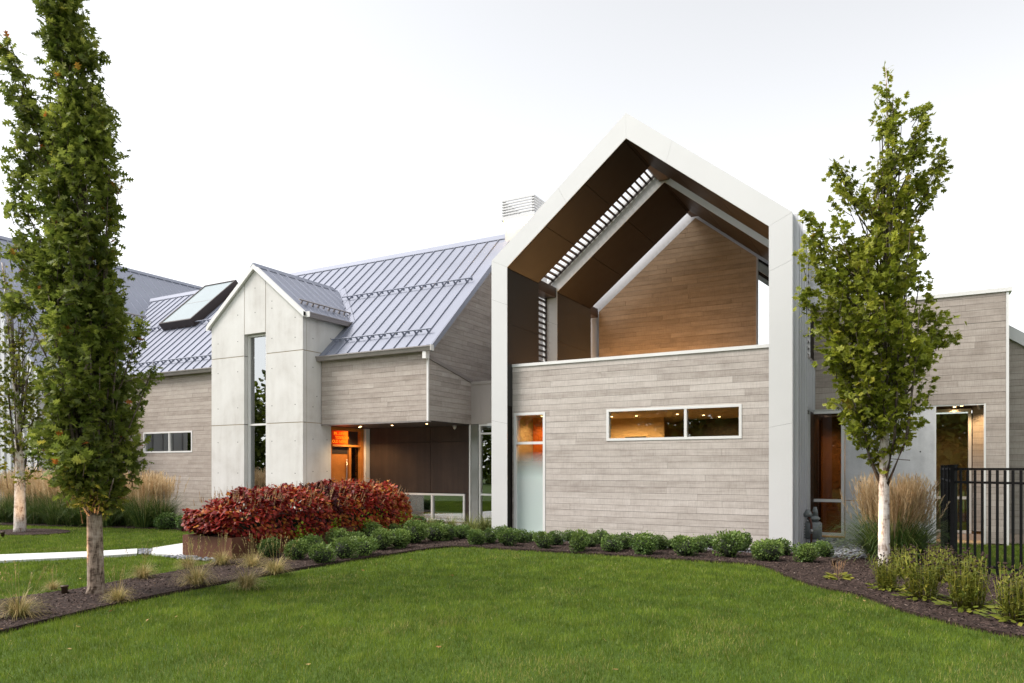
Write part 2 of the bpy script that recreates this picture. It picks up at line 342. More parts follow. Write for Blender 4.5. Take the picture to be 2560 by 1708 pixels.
def clad(parent, axis, c, s, outline, holes, mat, zbase=0.0, lo=1.4, hi=3.6, back=0.10, seed=0):
    """parent = wall part; one object per board. axis 'x': boards run along X on plane Y=c; axis 'y': along Y on plane X=c. s = outward sign."""
    rr = random.Random(seed)
    if area(outline) < 0: outline = outline[::-1]
    us = [p[0] for p in outline]; zs = [p[1] for p in outline]
    P3 = (lambda u, z, d: (u, c + s * d, z)) if axis == 'x' else (lambda u, z, d: (c + s * d, u, z))
    BV, BFc = [], []
    k = math.floor((min(zs) - zbase) / ROW); z = zbase + k * ROW
    while z < max(zs) - 0.005:
        u = min(us); cuts = [u]; u += rr.uniform(0.3, hi)
        while u < max(us) - 0.35: cuts.append(u); u += rr.uniform(lo, hi)
        cuts.append(max(us))
        for q in sub_holes([(min(us), max(us), z, z + ROW)], holes):
            pc = clip_poly([(q[0], q[2]), (q[1], q[2]), (q[1], q[3]), (q[0], q[3])], outline)
            if len(pc) > 2 and abs(area(pc)) > 1e-4:
                n = len(BV); m = len(pc)
                BV += [P3(a, b, 0.0) for a, b in pc] + [P3(a, b, -back) for a, b in pc]
                BFc += [tuple(range(n, n + m)), tuple(range(n + m, n + 2 * m))[::-1]] + [(n + i, n + (i + 1) % m, n + m + (i + 1) % m, n + m + i) for i in range(m)]
        for i in range(len(cuts) - 1):
            for q in sub_holes([(cuts[i] + 0.0012, cuts[i + 1] - 0.0012, z + 0.002, z + ROW - 0.0025)], holes):
                pc = clip_poly([(q[0], q[2]), (q[1], q[2]), (q[1], q[3]), (q[0], q[3])], outline)
                if len(pc) < 3 or abs(area(pc)) < 0.0015: continue
                t0 = 0.017 + rr.uniform(0, 0.003); t1 = t0 + rr.uniform(-0.001, 0.0035)      # slight lean: lower edge proud
                zc = [b for a, b in pc]; zm0, zm1 = min(zc), max(zc)
                dep = lambda b: t1 + (t0 - t1) * (b - zm0) / (zm1 - zm0 + 1e-9)
                m = len(pc)
                V = [P3(a, b, dep(b)) for a, b in pc] + [P3(a, b, 0.002) for a, b in pc]
                F = [tuple(range(m))] + [(i2, (i2 + 1) % m, m + (i2 + 1) % m, m + i2) for i2 in range(m)]
                put('board', V, F, mat, parent)
        z += ROW
    put('sheathing', BV, BFc, M['backing'], parent)

def window(parent, name, axis, c, s, u0, u1, z0, z1, mull=(), trans=(), fw=0.05, gm='glass', fm='trim', proud=0.03, rec=0.03, depth=0.10, label=None, panes=None):
    """framed window: part > frame, mullion, pane. plane as in clad()"""
    P = (lambda u0, u1, d0, d1, z0, z1: (u0, u1, min(c + s * d0, c + s * d1), max(c + s * d0, c + s * d1), z0, z1)) if axis == 'x' else \
        (lambda u0, u1, d0, d1, z0, z1: (min(c + s * d0, c + s * d1), max(c + s * d0, c + s * d1), u0, u1, z0, z1))
    wpart = boxes(name, [P(u0, u0 + fw, -depth, proud, z0 + fw, z1 - fw), P(u1 - fw, u1, -depth, proud, z0 + fw, z1 - fw), P(u0, u1, -depth, proud, z0, z0 + fw), P(u0, u1, -depth, proud, z1 - fw, z1)], M[fm], parent)
    if label: wpart['label'] = label
    us = [u0 + fw] + [m for m in mull] + [u1 - fw]; zs = [z0 + fw] + list(trans) + [z1 - fw]
    for m in mull: box('mullion', *P(m - fw / 2, m + fw / 2, -depth + 0.01, proud - 0.004, z0 + fw, z1 - fw), M[fm], wpart)
    for i in range(len(us) - 1):
        a = us[i] + (fw / 2 if i > 0 else 0); b = us[i + 1] - (fw / 2 if i < len(us) - 2 else 0)
        for tz in trans: box('transom_bar', *P(a, b, -depth + 0.012, proud - 0.006, tz - fw / 2, tz + fw / 2), M[fm], wpart)
        for j in range(len(zs) - 1):
            e = zs[j] + (fw / 2 if j > 0 else 0); f = zs[j + 1] - (fw / 2 if j < len(zs) - 2 else 0)
            mt = M[gm] if panes is None else M[panes[(i, j)]]
            box('pane', *P(a, b, -rec - 0.012, -rec, e, f), mt, wpart)
    return wpart

# ================================================================== ground, path, beds
put('ground', [(-600, -600, -0.012), (600, -600, -0.012), (600, 600, -0.012), (-600, 600, -0.012)], [(0, 1, 2, 3)], M['ground'])
tag(bpy.data.objects['ground'], 'wide flat green lawn ground under the whole scene', 'ground', kind='structure')
def inside(poly, X, Y):
    c = np.zeros(len(X), bool); n = len(poly)
    for i in range(n):
        x0, y0 = poly[i]; x1, y1 = poly[(i + 1) % n]
        t = ((y0 > Y) != (y1 > Y)) & (X < (x1 - x0) * (Y - y0) / (y1 - y0 + 1e-12) + x0)
        c ^= t
    return c
def smooth_poly(P, it=2):
    P = [np.array(p[:2], float) for p in P]
    for _ in range(it):
        Q = []
        for i in range(len(P)):
            a, b = P[i], P[(i + 1) % len(P)]
            Q += [0.75 * a + 0.25 * b, 0.25 * a + 0.75 * b]
        P = Q
    return [tuple(p) for p in P]
# bed left: strip with the oak, tufts and the boxwoods beside the planter, running on under the house front and round to the fence
BED = [(-7.2, 1.9), (-7.729, 3.671), (-8.156, 5.148), (-8.407, 7.086), (-8.468, 8.736), (-8.38, 10.68), (-8.30, 11.9), (-7.9, 12.30), (-7.3, 12.22), (-5.503, 12.36), (-4.129, 12.36),
       (-2.978, 12.32), (-2.40, 12.33), (-2.05, 12.1), (-1.75, 11.4), (-1.259, 10.516), (-0.534, 9.946), (-0.232, 9.295), (0.165, 8.773), (0.568, 8.402), (1.0, 8.2), (3.2, 7.2),
       (4.5, 9.0), (1.62, 12.0), (0.85, 13.0), (0.6, 16.9), (-2.0, 16.9), (-2.2, 14.3), (-10.0, 14.3), (-10.2, 8.5), (-10.25, 8.31), (-10.087, 7.831), (-9.816, 7.109), (-9.744, 6.298), (-9.517, 5.537), (-9.533, 5.05), (-9.529, 4.526), (-9.3, 2.2)]
BED2 = [(-24.5, 9.9), (-22.5, 10.55), (-19.5, 11.35), (-17.0, 11.9), (-15.6, 12.2), (-15.2, 14.4), (-24.5, 14.4)]
RING = [tuple((G(75, 1331)[:2] + 0.0 + np.array([1.15 * math.cos(a), 0.75 * math.sin(a)])).tolist()) for a in np.linspace(0, 2 * math.pi, 25)[:-1]]
def bed_sheet(name, poly, label, h=0.03):
    sp = smooth_poly(poly, 1)
    me_pts = [(x, y, h) for x, y in sp]; n = len(me_pts)
    V = me_pts + [(x, y, -0.03) for x, y in sp]
    o = put(name, V, [tuple(range(n))] + [(i, (i + 1) % n, n + (i + 1) % n, n + i) for i in range(n)], M['mulch'])
    return tag(o, label, 'mulch bed', kind='structure')
bed_sheet('mulch_bed', BED, 'dark bark mulch bed curving along the lawn and house front')
bed_sheet('mulch_bed', BED2, 'dark mulch bed under the feathery grasses by the wing', 0.02)
bed_sheet('mulch_bed', RING, 'round mulch ring under the slim maple', 0.02)
def pts_in(poly, n_per_m2, keep=None):
    P = np.array(poly); a, b = P.min(0), P.max(0)
    n = int((b[0] - a[0]) * (b[1] - a[1]) * n_per_m2)
    X = rng.uniform(a[0], b[0], n); Y = rng.uniform(a[1], b[1], n); m = inside(poly, X, Y)
    if keep is not None: m &= keep(X, Y)
    return np.stack([X[m], Y[m]], 1)
def rotmats(n, tilt=0.5):
    az = rng.uniform(0, 2 * np.pi, n); ti = rng.normal(0, tilt, n); ro = rng.normal(0, tilt, n)
    ca, sa = np.cos(az), np.sin(az); ct, st = np.cos(ti), np.sin(ti); cr, sr = np.cos(ro), np.sin(ro)
    Z = np.zeros((n, 3, 3)); Rz = Z.copy(); Rz[:, 0, 0] = ca; Rz[:, 0, 1] = -sa; Rz[:, 1, 0] = sa; Rz[:, 1, 1] = ca; Rz[:, 2, 2] = 1
    Ry = Z.copy(); Ry[:, 0, 0] = ct; Ry[:, 0, 2] = st; Ry[:, 1, 1] = 1; Ry[:, 2, 0] = -st; Ry[:, 2, 2] = ct
    Rx = Z.copy(); Rx[:, 0, 0] = 1; Rx[:, 1, 1] = cr; Rx[:, 1, 2] = -sr; Rx[:, 2, 1] = sr; Rx[:, 2, 2] = cr
    return Rz @ Ry @ Rx
def cloud(T, TF, Pos, Rm, size, tone):
    """copies of template T (k,3) faces TF at Pos with rotation and size -> V, F, tone"""
    T = np.asarray(T, float); TF = np.asarray(TF, int); n = len(Pos); k = len(T)
    size = np.asarray(size, float); sz = size[:, None, None] if size.ndim == 1 else size[:, None, :]
    V = np.einsum('nij,nkj->nki', Rm, T[None] * sz) + Pos[:, None, :]
    F = (TF[None] + (np.arange(n) * k)[:, None, None]).reshape(-1, TF.shape[1])
    return V.reshape(-1, 3), F, np.repeat(tone, k)
CHIP_T = [(-.5, -.5, 0), (.5, -.4, 0), (.45, .5, 0), (-.5, .4, 0), (0, 0, .5)]; CHIP_F = [(0, 1, 4), (1, 2, 4), (2, 3, 4), (3, 0, 4)]
def chips(name, poly, dens, label, h, parent=None, keep=None):
    q = pts_in(smooth_poly(poly, 1), dens, keep); n = len(q)
    L = rng.uniform(0.016, 0.05, n); S = np.stack([L, L * rng.uniform(0.2, 0.45, n), np.full(n, 0.012)], 1)
    V, F, t = cloud(CHIP_T, CHIP_F, np.column_stack([q, np.full(n, h + 0.004)]), rotmats(n, 0.35), S, rng.beta(2, 2.4, n))
    o = link(name, npmesh(name, V, F, M['chip'], t)); tag(o, label, 'mulch', kind='stuff'); return o
chips('mulch_chips', BED, 620, 'loose shredded bark chips scattered over the curving bed', 0.03, keep=lambda X, Y: (Y < 14.2))
chips('mulch_chips', RING, 260, 'loose bark chips around the slim maple', 0.02)

# path of concrete slabs running to the planter and on to the entrance
path = thing('path', (-13, 8, 0), 'pale concrete footpath leading towards the entrance', 'path', kind='structure')
pd = np.array([0.50, 0.866]);
edge = [((-17.6, 2.6), (-16.7, 2.15)), ((-16.2, 4.55), (-15.3, 4.1)), ((-14.379, 6.93), (-13.469, 6.398)), ((-13.47, 8.0), (-12.70, 7.50)), ((-13.16, 8.66), (-12.42, 8.17))]
def slab(pts, name='slab', mat='path', z=0.035): return prism(name, [(x, y, -0.05) for x, y in pts], (0, 0, z + 0.05), M[mat], path)
for i in range(len(edge) - 1):
    a, b = edge[i]; c, d = edge[i + 1]; a, b, c, d = map(np.array, (a, b, c, d))
    slab([tuple(b), tuple(d - 0.006 * pd), tuple(c - 0.006 * pd), tuple(a)])
slab([(-12.22, 8.31), (-11.36, 8.36), (-11.62, 8.52), (-11.62, 11.6), (-13.4, 11.6), (-13.28, 9.7), (-13.02, 8.87)])
slab([(-11.62, 11.61), (-11.62, 15.5), (-14.45, 15.5), (-14.45, 14.3), (-13.6, 13.6), (-13.4, 11.61)])
slab([(-10.95, 15.51), (-10.95, 17.1), (-14.5, 17.1), (-14.5, 15.51)])
def stones(name, q, r0, r1, label, parent=None):
    n = len(q); T = []; 
    for zz, rr_ in ((-.3, .7), (.25, 1.0), (.62, .55)):
        T += [(rr_ * math.cos(a), rr_ * math.sin(a), zz) for a in np.linspace(0, 2 * math.pi, 7)[:-1]]
    T.append((0, 0, .75)); TF = []
    for l in (0, 6):
        for k in range(6): TF += [(l + k, l + (k + 1) % 6, l + 6 + (k + 1) % 6), (l + k, l + 6 + (k + 1) % 6, l + 6 + k)]
    for k in range(6): TF.append((12 + k, 12 + (k + 1) % 6, 18))
    S = rng.uniform(r0, r1, n); S = np.stack([S, S * rng.uniform(.6, .9, n), S * rng.uniform(.5, .8, n)], 1)
    V, F, t = cloud(T, TF, np.column_stack([q, np.full(n, 0.02)]), rotmats(n, 0.3), S, rng.random(n))
    o = link(name, npmesh(name, V, F, M['stone'], t)); tag(o, label, 'gravel', kind='stuff'); return o
q = pts_in([(-13.14, 8.68), (-12.40, 8.19), (-12.24, 8.30), (-13.0, 8.85)], 900)
stones('gravel', q, 0.02, 0.045, 'blue grey pebbles filling the gap across the path')
q = np.vstack([pts_in([(-11.75, 8.25), (-11.55, 8.05), (-10.2, 8.2), (-10.2, 8.46), (-11.6, 8.46)], 260)])
stones('gravel', q, 0.02, 0.05, 'grey pebbles along the foot of the rusted planter')
q = np.vstack([pts_in([(-2.35, 14.55), (-2.35, 13.75), (-8.0, 13.95), (-8.0, 14.55)], 420), pts_in([(-2.0, 14.2), (-1.0, 13.6), (-0.2, 14.6), (0.35, 16.8), (-2.0, 17.8)], 420)])
stones('gravel', q, 0.02, 0.045, 'grey gravel strip along the foot of the board wall')

# ================================================================== gabled pavilion
YF, YW_, Y1, Y2, Y3, YB = 14.55, 14.803, 16.142, 17.225, 19.487, 20.108
XL, XR, XLi, XRi, XC = -8.65, -2.026, -8.254, -2.43, -5.34
ZE, ZP, ZEi, ZPi = 6.455, 9.126, 6.266, 8.617
pav = thing('gabled_pavilion', (XC, YF, 0), 'tall gabled pavilion with white frame, open roof terrace and pale board front', 'building')
OUT = [(XL, 0), (XL, ZE), (XC, ZP), (XR, ZE), (XR, 0)]; INN = [(XLi, 0), (XLi, ZEi), (XC, ZPi), (XRi, ZEi), (XRi, 0)]
def hoop(name, y0, y1, mat):
    V, F = [], []
    for y in (y0, y1):
        V += [(x, y, z) for x, z in OUT] + [(x, y, z) for x, z in INN]
    for b, rev in ((0, 0), (10, 1)):
        for i in range(4): F.append((b + i, b + i + 1, b + 6 + i, b + 5 + i))
    for i in range(4):
        F.append((i, i + 1, 11 + i, 10 + i)); F.append((5 + i, 6 + i, 16 + i, 15 + i))
    F += [(0, 5, 15, 10), (4, 9, 19, 14)]
    return put(name, V, F, mat, pav)
def lerp2(a, b, t): return (a[0] + (b[0] - a[0]) * t, a[1] + (b[1] - a[1]) * t)
def fascia_panels(y, th, splits, mat='white', name='frame_panel', grow=0.012):
    """white sheet panels on the face of a hoop; splits per segment"""
    inn = [(XLi + grow, 0), (XLi + grow, ZEi - grow * 0.6), (XC, ZPi - grow * 1.2), (XRi - grow, ZEi - grow * 0.6), (XRi - grow, 0)]
    outp = [(XL - grow, 0), (XL - grow, ZE + grow * .4), (XC, ZP + grow * 1.2), (XR + grow, ZE + grow * .4), (XR + grow, 0)]
    for i in range(4):
        ts = [0] + splits[i] + [1]
        for k in range(len(ts) - 1):
            g = 0.0003
            pts = [lerp2(outp[i], outp[i + 1], ts[k] + g), lerp2(outp[i], outp[i + 1], ts[k + 1] - g), lerp2(inn[i], inn[i + 1], ts[k + 1] - g), lerp2(inn[i], inn[i + 1], ts[k] + g)]
            prism(name, [(x, y, z) for x, z in pts], (0, -th, 0), M[mat], pav)
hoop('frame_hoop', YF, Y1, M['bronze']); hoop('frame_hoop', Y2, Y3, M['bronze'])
fascia_panels(YF - 0.002, 0.02, [[0.42, 0.86], [0.52], [0.3], [0.14, 0.62]])
fascia_panels(Y2 - 0.002, 0.015, [[0.86], [0.6], [0.45], [0.14]])
# inner lining panels: charcoal on the walls, bronze on the ceiling (thin sheets with open joints)
for (ya, yb) in ((YF + 0.03, Y1), (Y2 + 0.03, Y3)):
    ym = (ya + yb) / 2
    for zs in ((3.05, 4.95), (4.955, ZEi - 0.04)):
        box('wall_lining', XLi, XLi + 0.012, ya, yb, zs[0], zs[1], M['charcoal'], pav)
        box('wall_lining', XRi - 0.012, XRi, ya, yb, zs[0], zs[1], M['charcoal'], pav)
    for a, b in (((XLi, ZEi), (XC, ZPi)), ((XRi, ZEi), (XC, ZPi))):
        for t0, t1 in ((0.0, 0.34), (0.343, 0.67), (0.673, 0.985)):
            p, q = lerp2(a, b, t0), lerp2(a, b, t1)
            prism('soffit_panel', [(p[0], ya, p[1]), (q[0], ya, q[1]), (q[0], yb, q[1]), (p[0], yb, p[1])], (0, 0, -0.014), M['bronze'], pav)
# louvred gaps between the hoops: eave and ridge beams, slats at the outer skin
SL = math.hypot(XC - XL, ZP - ZE); ux, uz = (XC - XL) / SL, (ZP - ZE) / SL
for (ya, yb) in ((Y1, Y2), (Y3, YB)):
    for sx in (-1, 1):
        xo, xi = (XL, XLi) if sx < 0 else (XR, XRi)
        a, b = min(xo, xi) + 0.02, max(xo, xi) - 0.02
        box('eave_beam', a, b, ya, yb, ZEi - 0.16, ZEi + 0.10, M['bronze2'], pav)
        zt = 3.0; z = 4.08
        while z < ZEi - 0.2:
            x = xo - sx * 0.045
            box('louver_slat', x - 0.03, x + 0.03, ya, yb, z, z + 0.045, M['bronze2'], pav); z += 0.148
        xs = xo - sx * 0.31
        box('louver_rail', min(xo - sx * 0.075, xo - sx * 0.11), max(xo - sx * 0.075, xo - sx * 0.11), yb - 0.06, yb - 0.02, 4.0, ZEi - 0.16, M['bronze2'], pav)
        d = 0.30
        while d < SL - 0.25:
            cx = XL + ux * d if sx < 0 else XR - ux * d; cz = ZE + uz * d
            nx, nz = (-uz, ux) if sx < 0 else (uz, ux)
            tx, tz = (ux, uz) if sx < 0 else (-ux, uz)
            c0 = np.array([cx - nx * 0.07, ya, cz - nz * 0.07])
            P = [c0 + np.array([tx * a_ + nx * b_, 0, tz * a_ + nz * b_]) for a_, b_ in ((-.026, -.035), (.026, -.035), (.026, .035), (-.026, .035))]
            prism('louver_slat', P, (0, yb - ya, 0), M['bronze2'], pav); d += 0.150
        cx0 = XL if sx < 0 else XR
        # purlin under the slats next to the rear hoop
        p0 = np.array([cx0, yb - 0.09, ZE]); p1 = np.array([XC, yb - 0.09, ZP]); nrm = np.array([(-uz if sx < 0 else uz), 0, ux])
        prism('louver_rail', [p0 - nrm * 0.14, p1 - nrm * 0.14, p1 - nrm * 0.10, p0 - nrm * 0.10], (0, 0.05, 0), M['bronze2'], pav)
    prism('ridge_beam', [(XC - 0.30, ya, ZP - 0.30), (XC, ya, ZP - 0.04), (XC + 0.30, ya, ZP - 0.30), (XC + 0.12, ya, ZPi + 0.02), (XC - 0.12, ya, ZPi + 0.02)], (0, yb - ya, 0), M['bronze2'], pav)
# body behind the terrace, seen past the right post
put('rear_body', [(x, y, z) for y in (YB + 0.13, 30) for x, z in OUT], [(0, 1, 2, 3, 4), (5, 6, 7, 8, 9)[::-1], (0, 5, 6, 1), (1, 6, 7, 2), (2, 7, 8, 3), (3, 8, 9, 4)], M['wallmetal'], pav)
# outer metal skin with standing ribs (each rib a piece)
for (ya, yb) in ((YF, Y1), (Y2, Y3)):
    for sx in (-1, 1):
        xo = XL if sx < 0 else XR
        zb = 0.03 if (ya < 15) else 5.2
        box('metal_skin', min(xo, xo + sx * 0.012), max(xo, xo + sx * 0.012), ya + 0.02, yb, zb, ZE, M['wallmetal'], pav)
        P = [(xo, ya, ZE), (XC, ya, ZP)]
        prism('metal_skin', [(xo, ya + 0.02, ZE + 0.001), (XC, ya + 0.02, ZP + 0.001), (XC, yb, ZP + 0.001), (xo, yb, ZE + 0.001)], (0, 0, 0.018), M['wallmetal'], pav)
def ribs(ys, z0, z1):
    for y in ys: box('rib', XR + 0.012, XR + 0.085, y - 0.02, y + 0.02, z0, z1, M['wallmetal'], pav)
ribs([14.75, 15.08, 15.44, 15.82, 16.12], 0.05, ZE + 0.03)
ribs([17.25, 17.6, 17.95, 18.3, 18.65, 19.0, 19.35], 5.2, ZE + 0.03)
ribs(np.arange(20.25, 29.9, 0.4), 3.0, ZE + 0.03)
box('side_parapet', XR - 0.3, XR, Y1, 17.9, 2.87, 3.93, M['wallmetal'], pav)
box('parapet_cap', XR - 0.34, XR + 0.075, Y1 + 0.002, 17.92, 3.93, 3.985, M['gutter'], pav)
ribs([16.25, 16.55, 16.85, 17.15, 17.45], 2.88, 3.92)
box('side_soffit', XR - 0.32, XR - 0.01, Y1 + 0.01, 17.9, 2.80, 2.868, M['charcoal'], pav)
# glazing under the side parapet
window(pav, 'side_window', 'y', XR - 0.12, 1, Y1 + 0.02, 17.86, 0.06, 2.80, (16.8, 17.45), (0.86,), 0.06, 'glass_m', label='narrow side glazing beside the ribbed metal wall')
# front wall: boards, parapet cap, windows
fwall = box('front_wall', XLi, XRi, YW_ + 0.10, YW_ + 0.16, 2.95, 3.90, M['backing'], pav)
clad(fwall, 'x', YW_, -1, [(XLi + 0.012, 0.03), (XRi - 0.012, 0.03), (XRi - 0.012, 3.962), (XLi + 0.012, 3.962)], [(-8.2, -7.38, 0, 2.885), (-5.883, -3.002, 2.19, 2.88)], M['wood_x'], 0.0, 1.5, 4.2, 0.095, 3)
box('parapet_cap', XLi + 0.013, XRi - 0.013, YW_ - 0.045, YW_ + 0.22, 3.962, 4.03, M['trim'], pav)
box('base_flashing', XLi + 0.02, XRi - 0.02, YW_ - 0.01, YW_ + 0.05, -0.03, 0.028, M['charcoal'], pav)
t = NT('frosted_film_glass')          # film that fades from clear to frosted towards the floor
zz = t.n('ShaderNodeSeparateXYZ'); t.set(zz.inputs[0], t.pos())
ff = t.ramp(t.math('MULTIPLY_ADD', zz.outputs[2], -1.0, 2.0), [(0.02, (0, 0, 0)), (0.62, (1, 1, 1))])
g1 = t.n('ShaderNodeBsdfTransparent'); t.set(g1.inputs['Color'], (0.8, 0.83, 0.8)); g2 = t.n('ShaderNodeBsdfDiffuse'); t.set(g2.inputs['Color'], (0.50, 0.58, 0.56)); g3 = t.n('ShaderNodeBsdfGlossy'); g3.inputs['Roughness'].default_value = 0.02
m1 = t.n('ShaderNodeMixShader'); t.set(m1.inputs[0], ff); t.t.links.new(g1.outputs[0], m1.inputs[1]); t.t.links.new(g2.outputs[0], m1.inputs[2])
m2 = t.n('ShaderNodeMixShader'); m2.inputs[0].default_value = 0.14; t.t.links.new(m1.outputs[0], m2.inputs[1]); t.t.links.new(g3.outputs[0], m2.inputs[2])
M['frost'] = t.fin(m2.outputs[0])
window(pav, 'slot_window', 'x', YW_, -1, -8.2, -7.38, 0.0, 2.885, (), (2.178,), 0.06, 'glass', label='tall narrow window with frosted lower pane', panes={(0, 0): 'frost', (0, 1): 'glass'})
window(pav, 'strip_window', 'x', YW_, -1, -5.883, -3.002, 2.19, 2.88, (-4.138,), (), 0.055, 'glass_lo', label='long white framed strip window glowing warm inside')
# terrace floor, back wall and its window
box('terrace_floor', XLi, XRi, YW_ + 0.23, YB - 0.02, 2.90, 3.0, M['conc_grey'], pav)
bwall = box('back_wall', XLi, -3.70, YB + 0.105, YB + 0.125, 3.0, 6.2, M['backing'], pav)
sl_i = (ZPi - ZEi) / (XC - XLi)
clad(bwall, 'x', YB, -1, [(XLi + 0.02, 3.0), (-3.70, 3.0), (-3.70, ZPi - sl_i * (-3.70 - XC) - 0.02), (XC, ZPi - 0.02), (XLi + 0.02, ZEi)], [], M['wood_warmshade'], 0.0, 1.0, 3.0, 0.1, 11)
prism('terrace_window', [(-3.66, YB - 0.0, 3.0), (XRi, YB, 3.0), (XRi, YB, ZEi + 0.02), (-3.66, YB, ZPi - sl_i * (-3.66 - XC) - 0.03)], (0, 0.012, 0), M['glass_hi'], pav)
prism('window_jamb', [(-3.70, YB - 0.04, 3.0), (-3.655, YB - 0.04, 3.0), (-3.655, YB - 0.04, ZPi - sl_i * (-3.655 - XC) - 0.03), (-3.70, YB - 0.04, ZPi - sl_i * (-3.70 - XC) - 0.03)], (0, 0.1, 0), M['fascia'], pav)
prism('ceiling_trim', [(-3.70, YB - 0.06, 3.0), (-3.69, YB - 0.06, 3.0), (-3.69, YB - 0.06, 7.2), (-3.70, YB - 0.06, 7.2)], (0, 0.02, 0), M['fascia'], pav)
# room behind the front wall
room = boxes('ground_floor_room', [(XLi, XRi, 19.0, 19.06, 0, 2.9), (XLi, XRi, YW_ + 0.17, 19.0, -0.02, 0.03), (XRi - 0.04, XRi, YW_ + 0.17, 19.0, 0.03, 2.84), (XLi, XLi + 0.04, YW_ + 0.17, 19.0, 0.03, 2.84), (-7.0, -6.9, YW_ + 0.2, 19.0, 0.03, 2.84)], M['tan'], pav)
box('room_ceiling', XLi, XRi, YW_ + 0.17, 19.0, 2.84, 2.898, M['ceil'], pav)
box('room_partition', -6.88, -5.35, 17.2, 17.28, 0.03, 2.84, M['tan'], pav)
vent = box('wall_grille', -6.35, -5.75, 17.16, 17.197, 1.9, 2.42, M['tan'], pav)
for k in range(9): box('grille_slat', -6.32, -5.78, 17.14, 17.158, 1.93 + k * 0.053, 1.955 + k * 0.053, M['darkroom'], vent)
box('orange_panel', -8.2, -7.25, 15.75, 15.80, 0.03, 2.84, M['orange'], pav)
box('dark_partition', -5.19, XRi - 0.05, 18.3, 18.36, 0.03, 2.84, M['darkroom'], pav)
def downlight(loc, label, group, r=0.035, power=12, down=True, spot=150, color=(1.0, 0.62, 0.28), parent=None, part=False):
    a = np.linspace(0, 2 * math.pi, 13)[:-1]; x, y, z = loc
    V = [(x + r * math.cos(k), y + r * math.sin(k), z) for k in a] + [(x + r * 1.35 * math.cos(k), y + r * 1.35 * math.sin(k), z + 0.012) for k in a]
    root = thing('recessed_downlight', (x, y, z), label, 'downlight', group)
    put('trim_ring', V, [(i, (i + 1) % 12, 12 + (i + 1) % 12, 12 + i) for i in range(12)], M['lampbody'], root)
    put('lens', [(x + r * .97 * math.cos(k), y + r * .97 * math.sin(k), z - 0.002) for k in a] + [(x + r * .8 * math.cos(k), y + r * .8 * math.sin(k), z - 0.012) for k in a], [tuple(range(12, 24))[::-1]] + [(i, (i + 1) % 12, 12 + (i + 1) % 12, 12 + i) for i in range(12)], M['lamp'], root)
    if power:
        l = bpy.data.lights.new('downlight_lamp', 'SPOT'); l.energy = power; l.spot_size = R(spot); l.spot_blend = 0.6; l.color = color; l.shadow_soft_size = 0.05
        o = bpy.data.objects.new('downlight_lamp', l); col.objects.link(o); o.parent = root; o.location = (0, 0, -0.03)
    return root
for i, (x, y, lab) in enumerate(((-6.35, 16.3, 'warm ceiling downlight at the frosted window end behind the strip window'), (-5.75, 16.35, 'warm ceiling downlight deeper behind the wide strip window pane'), (-4.75, 16.3, 'warm ceiling downlight next to the strip window mullion'), (-4.3, 16.9, 'warm ceiling downlight behind the narrow strip window pane'), (-4.1, 17.6, 'warm ceiling downlight deepest behind the narrow strip window pane'))):
    downlight((x, y, 2.838), lab, 'downlights inside the pavilion', 0.03, 52 if i < 2 else 16, spot=172)
downlight((-7.75, 15.35, 2.838), 'warm ceiling downlight over the orange panel behind the slot window', 'downlights inside the pavilion', power=34)
# wall washers standing on the terrace floor, hidden by the parapet, that light the rear boards
def washer(x, y, e, label, w_=0.9):
    root = thing('wall_washer', (x, y, 3.0), label, 'floor light', 'floor lights on the roof terrace')
    box('housing', x - w_ / 2, x + w_ / 2, y - 0.05, y + 0.05, 3.0, 3.06, M['lampbody'], root)
    box('lens', x - w_ / 2 + 0.02, x + w_ / 2 - 0.02, y - 0.035, y + 0.035, 3.061, 3.068, M['led'], root)
    l = bpy.data.lights.new('washer_lamp', 'AREA'); l.shape = 'RECTANGLE'; l.size = w_; l.size_y = 0.08; l.energy = e; l.color = (1.0, 0.53, 0.19)
    o = bpy.data.objects.new('washer_lamp', l); col.objects.link(o); o.parent = root; o.location = (0, 0, 0.075); o.rotation_euler = (R(180), 0, 0)
washer(-7.2, 19.25, 54, 'linear floor light on the terrace near the rear wall, left end')
washer(-5.2, 19.25, 44, 'linear floor light on the terrace at the middle of the rear wall')
washer(-7.95, 15.5, 7, 'linear floor light on the terrace beside the front left post', 0.4)

# ================================================================== entry wing with standing seam roof
TANR = math.tan(R(43.13)); YE, ZEV, YR_, ZR_ = 15.0, 4.724, 19.275, 8.73
WX0, WX1, YWG, WXB = -30.0, -10.706, 15.12, -10.917
wing = thing('entry_wing', (-15, YWG, 0), 'long wing with pale metal seam roof, board walls and recessed entrance', 'building')
def rz(y): return ZEV + (y - YE) * TANR
wroof = prism('roof', [(WX0, YE, ZEV), (WX1, YE, ZEV), (WX1, YR_, ZR_), (WX0, YR_, ZR_)], (0, 0, -0.10), M['roof'], wing)
prism('rear_roof', [(WX0, YR_, ZR_), (WX1, YR_, ZR_), (WX1, 23.55, ZEV), (WX0, 23.55, ZEV)], (0, 0, -0.10), M['roof'], wing)
n_up = np.array([0, -math.sin(R(43.13)), math.cos(R(43.13))]); d_up = np.array([0, math.cos(R(43.13)), math.sin(R(43.13))]); LS = (YR_ - YE) / math.cos(R(43.13))
def seam(parent, p0, d, L, n, side, w_=0.013, h=0.036):
    p0, d, n, side = (np.array(a, float) for a in (p0, d, n, side))
    prism('seam', [p0 - side * w_, p0 + side * w_, p0 + side * w_ * .8 + n * h, p0 - side * w_ * .8 + n * h], d * L, M['roof'], parent)
x = -10.74 - 0.40
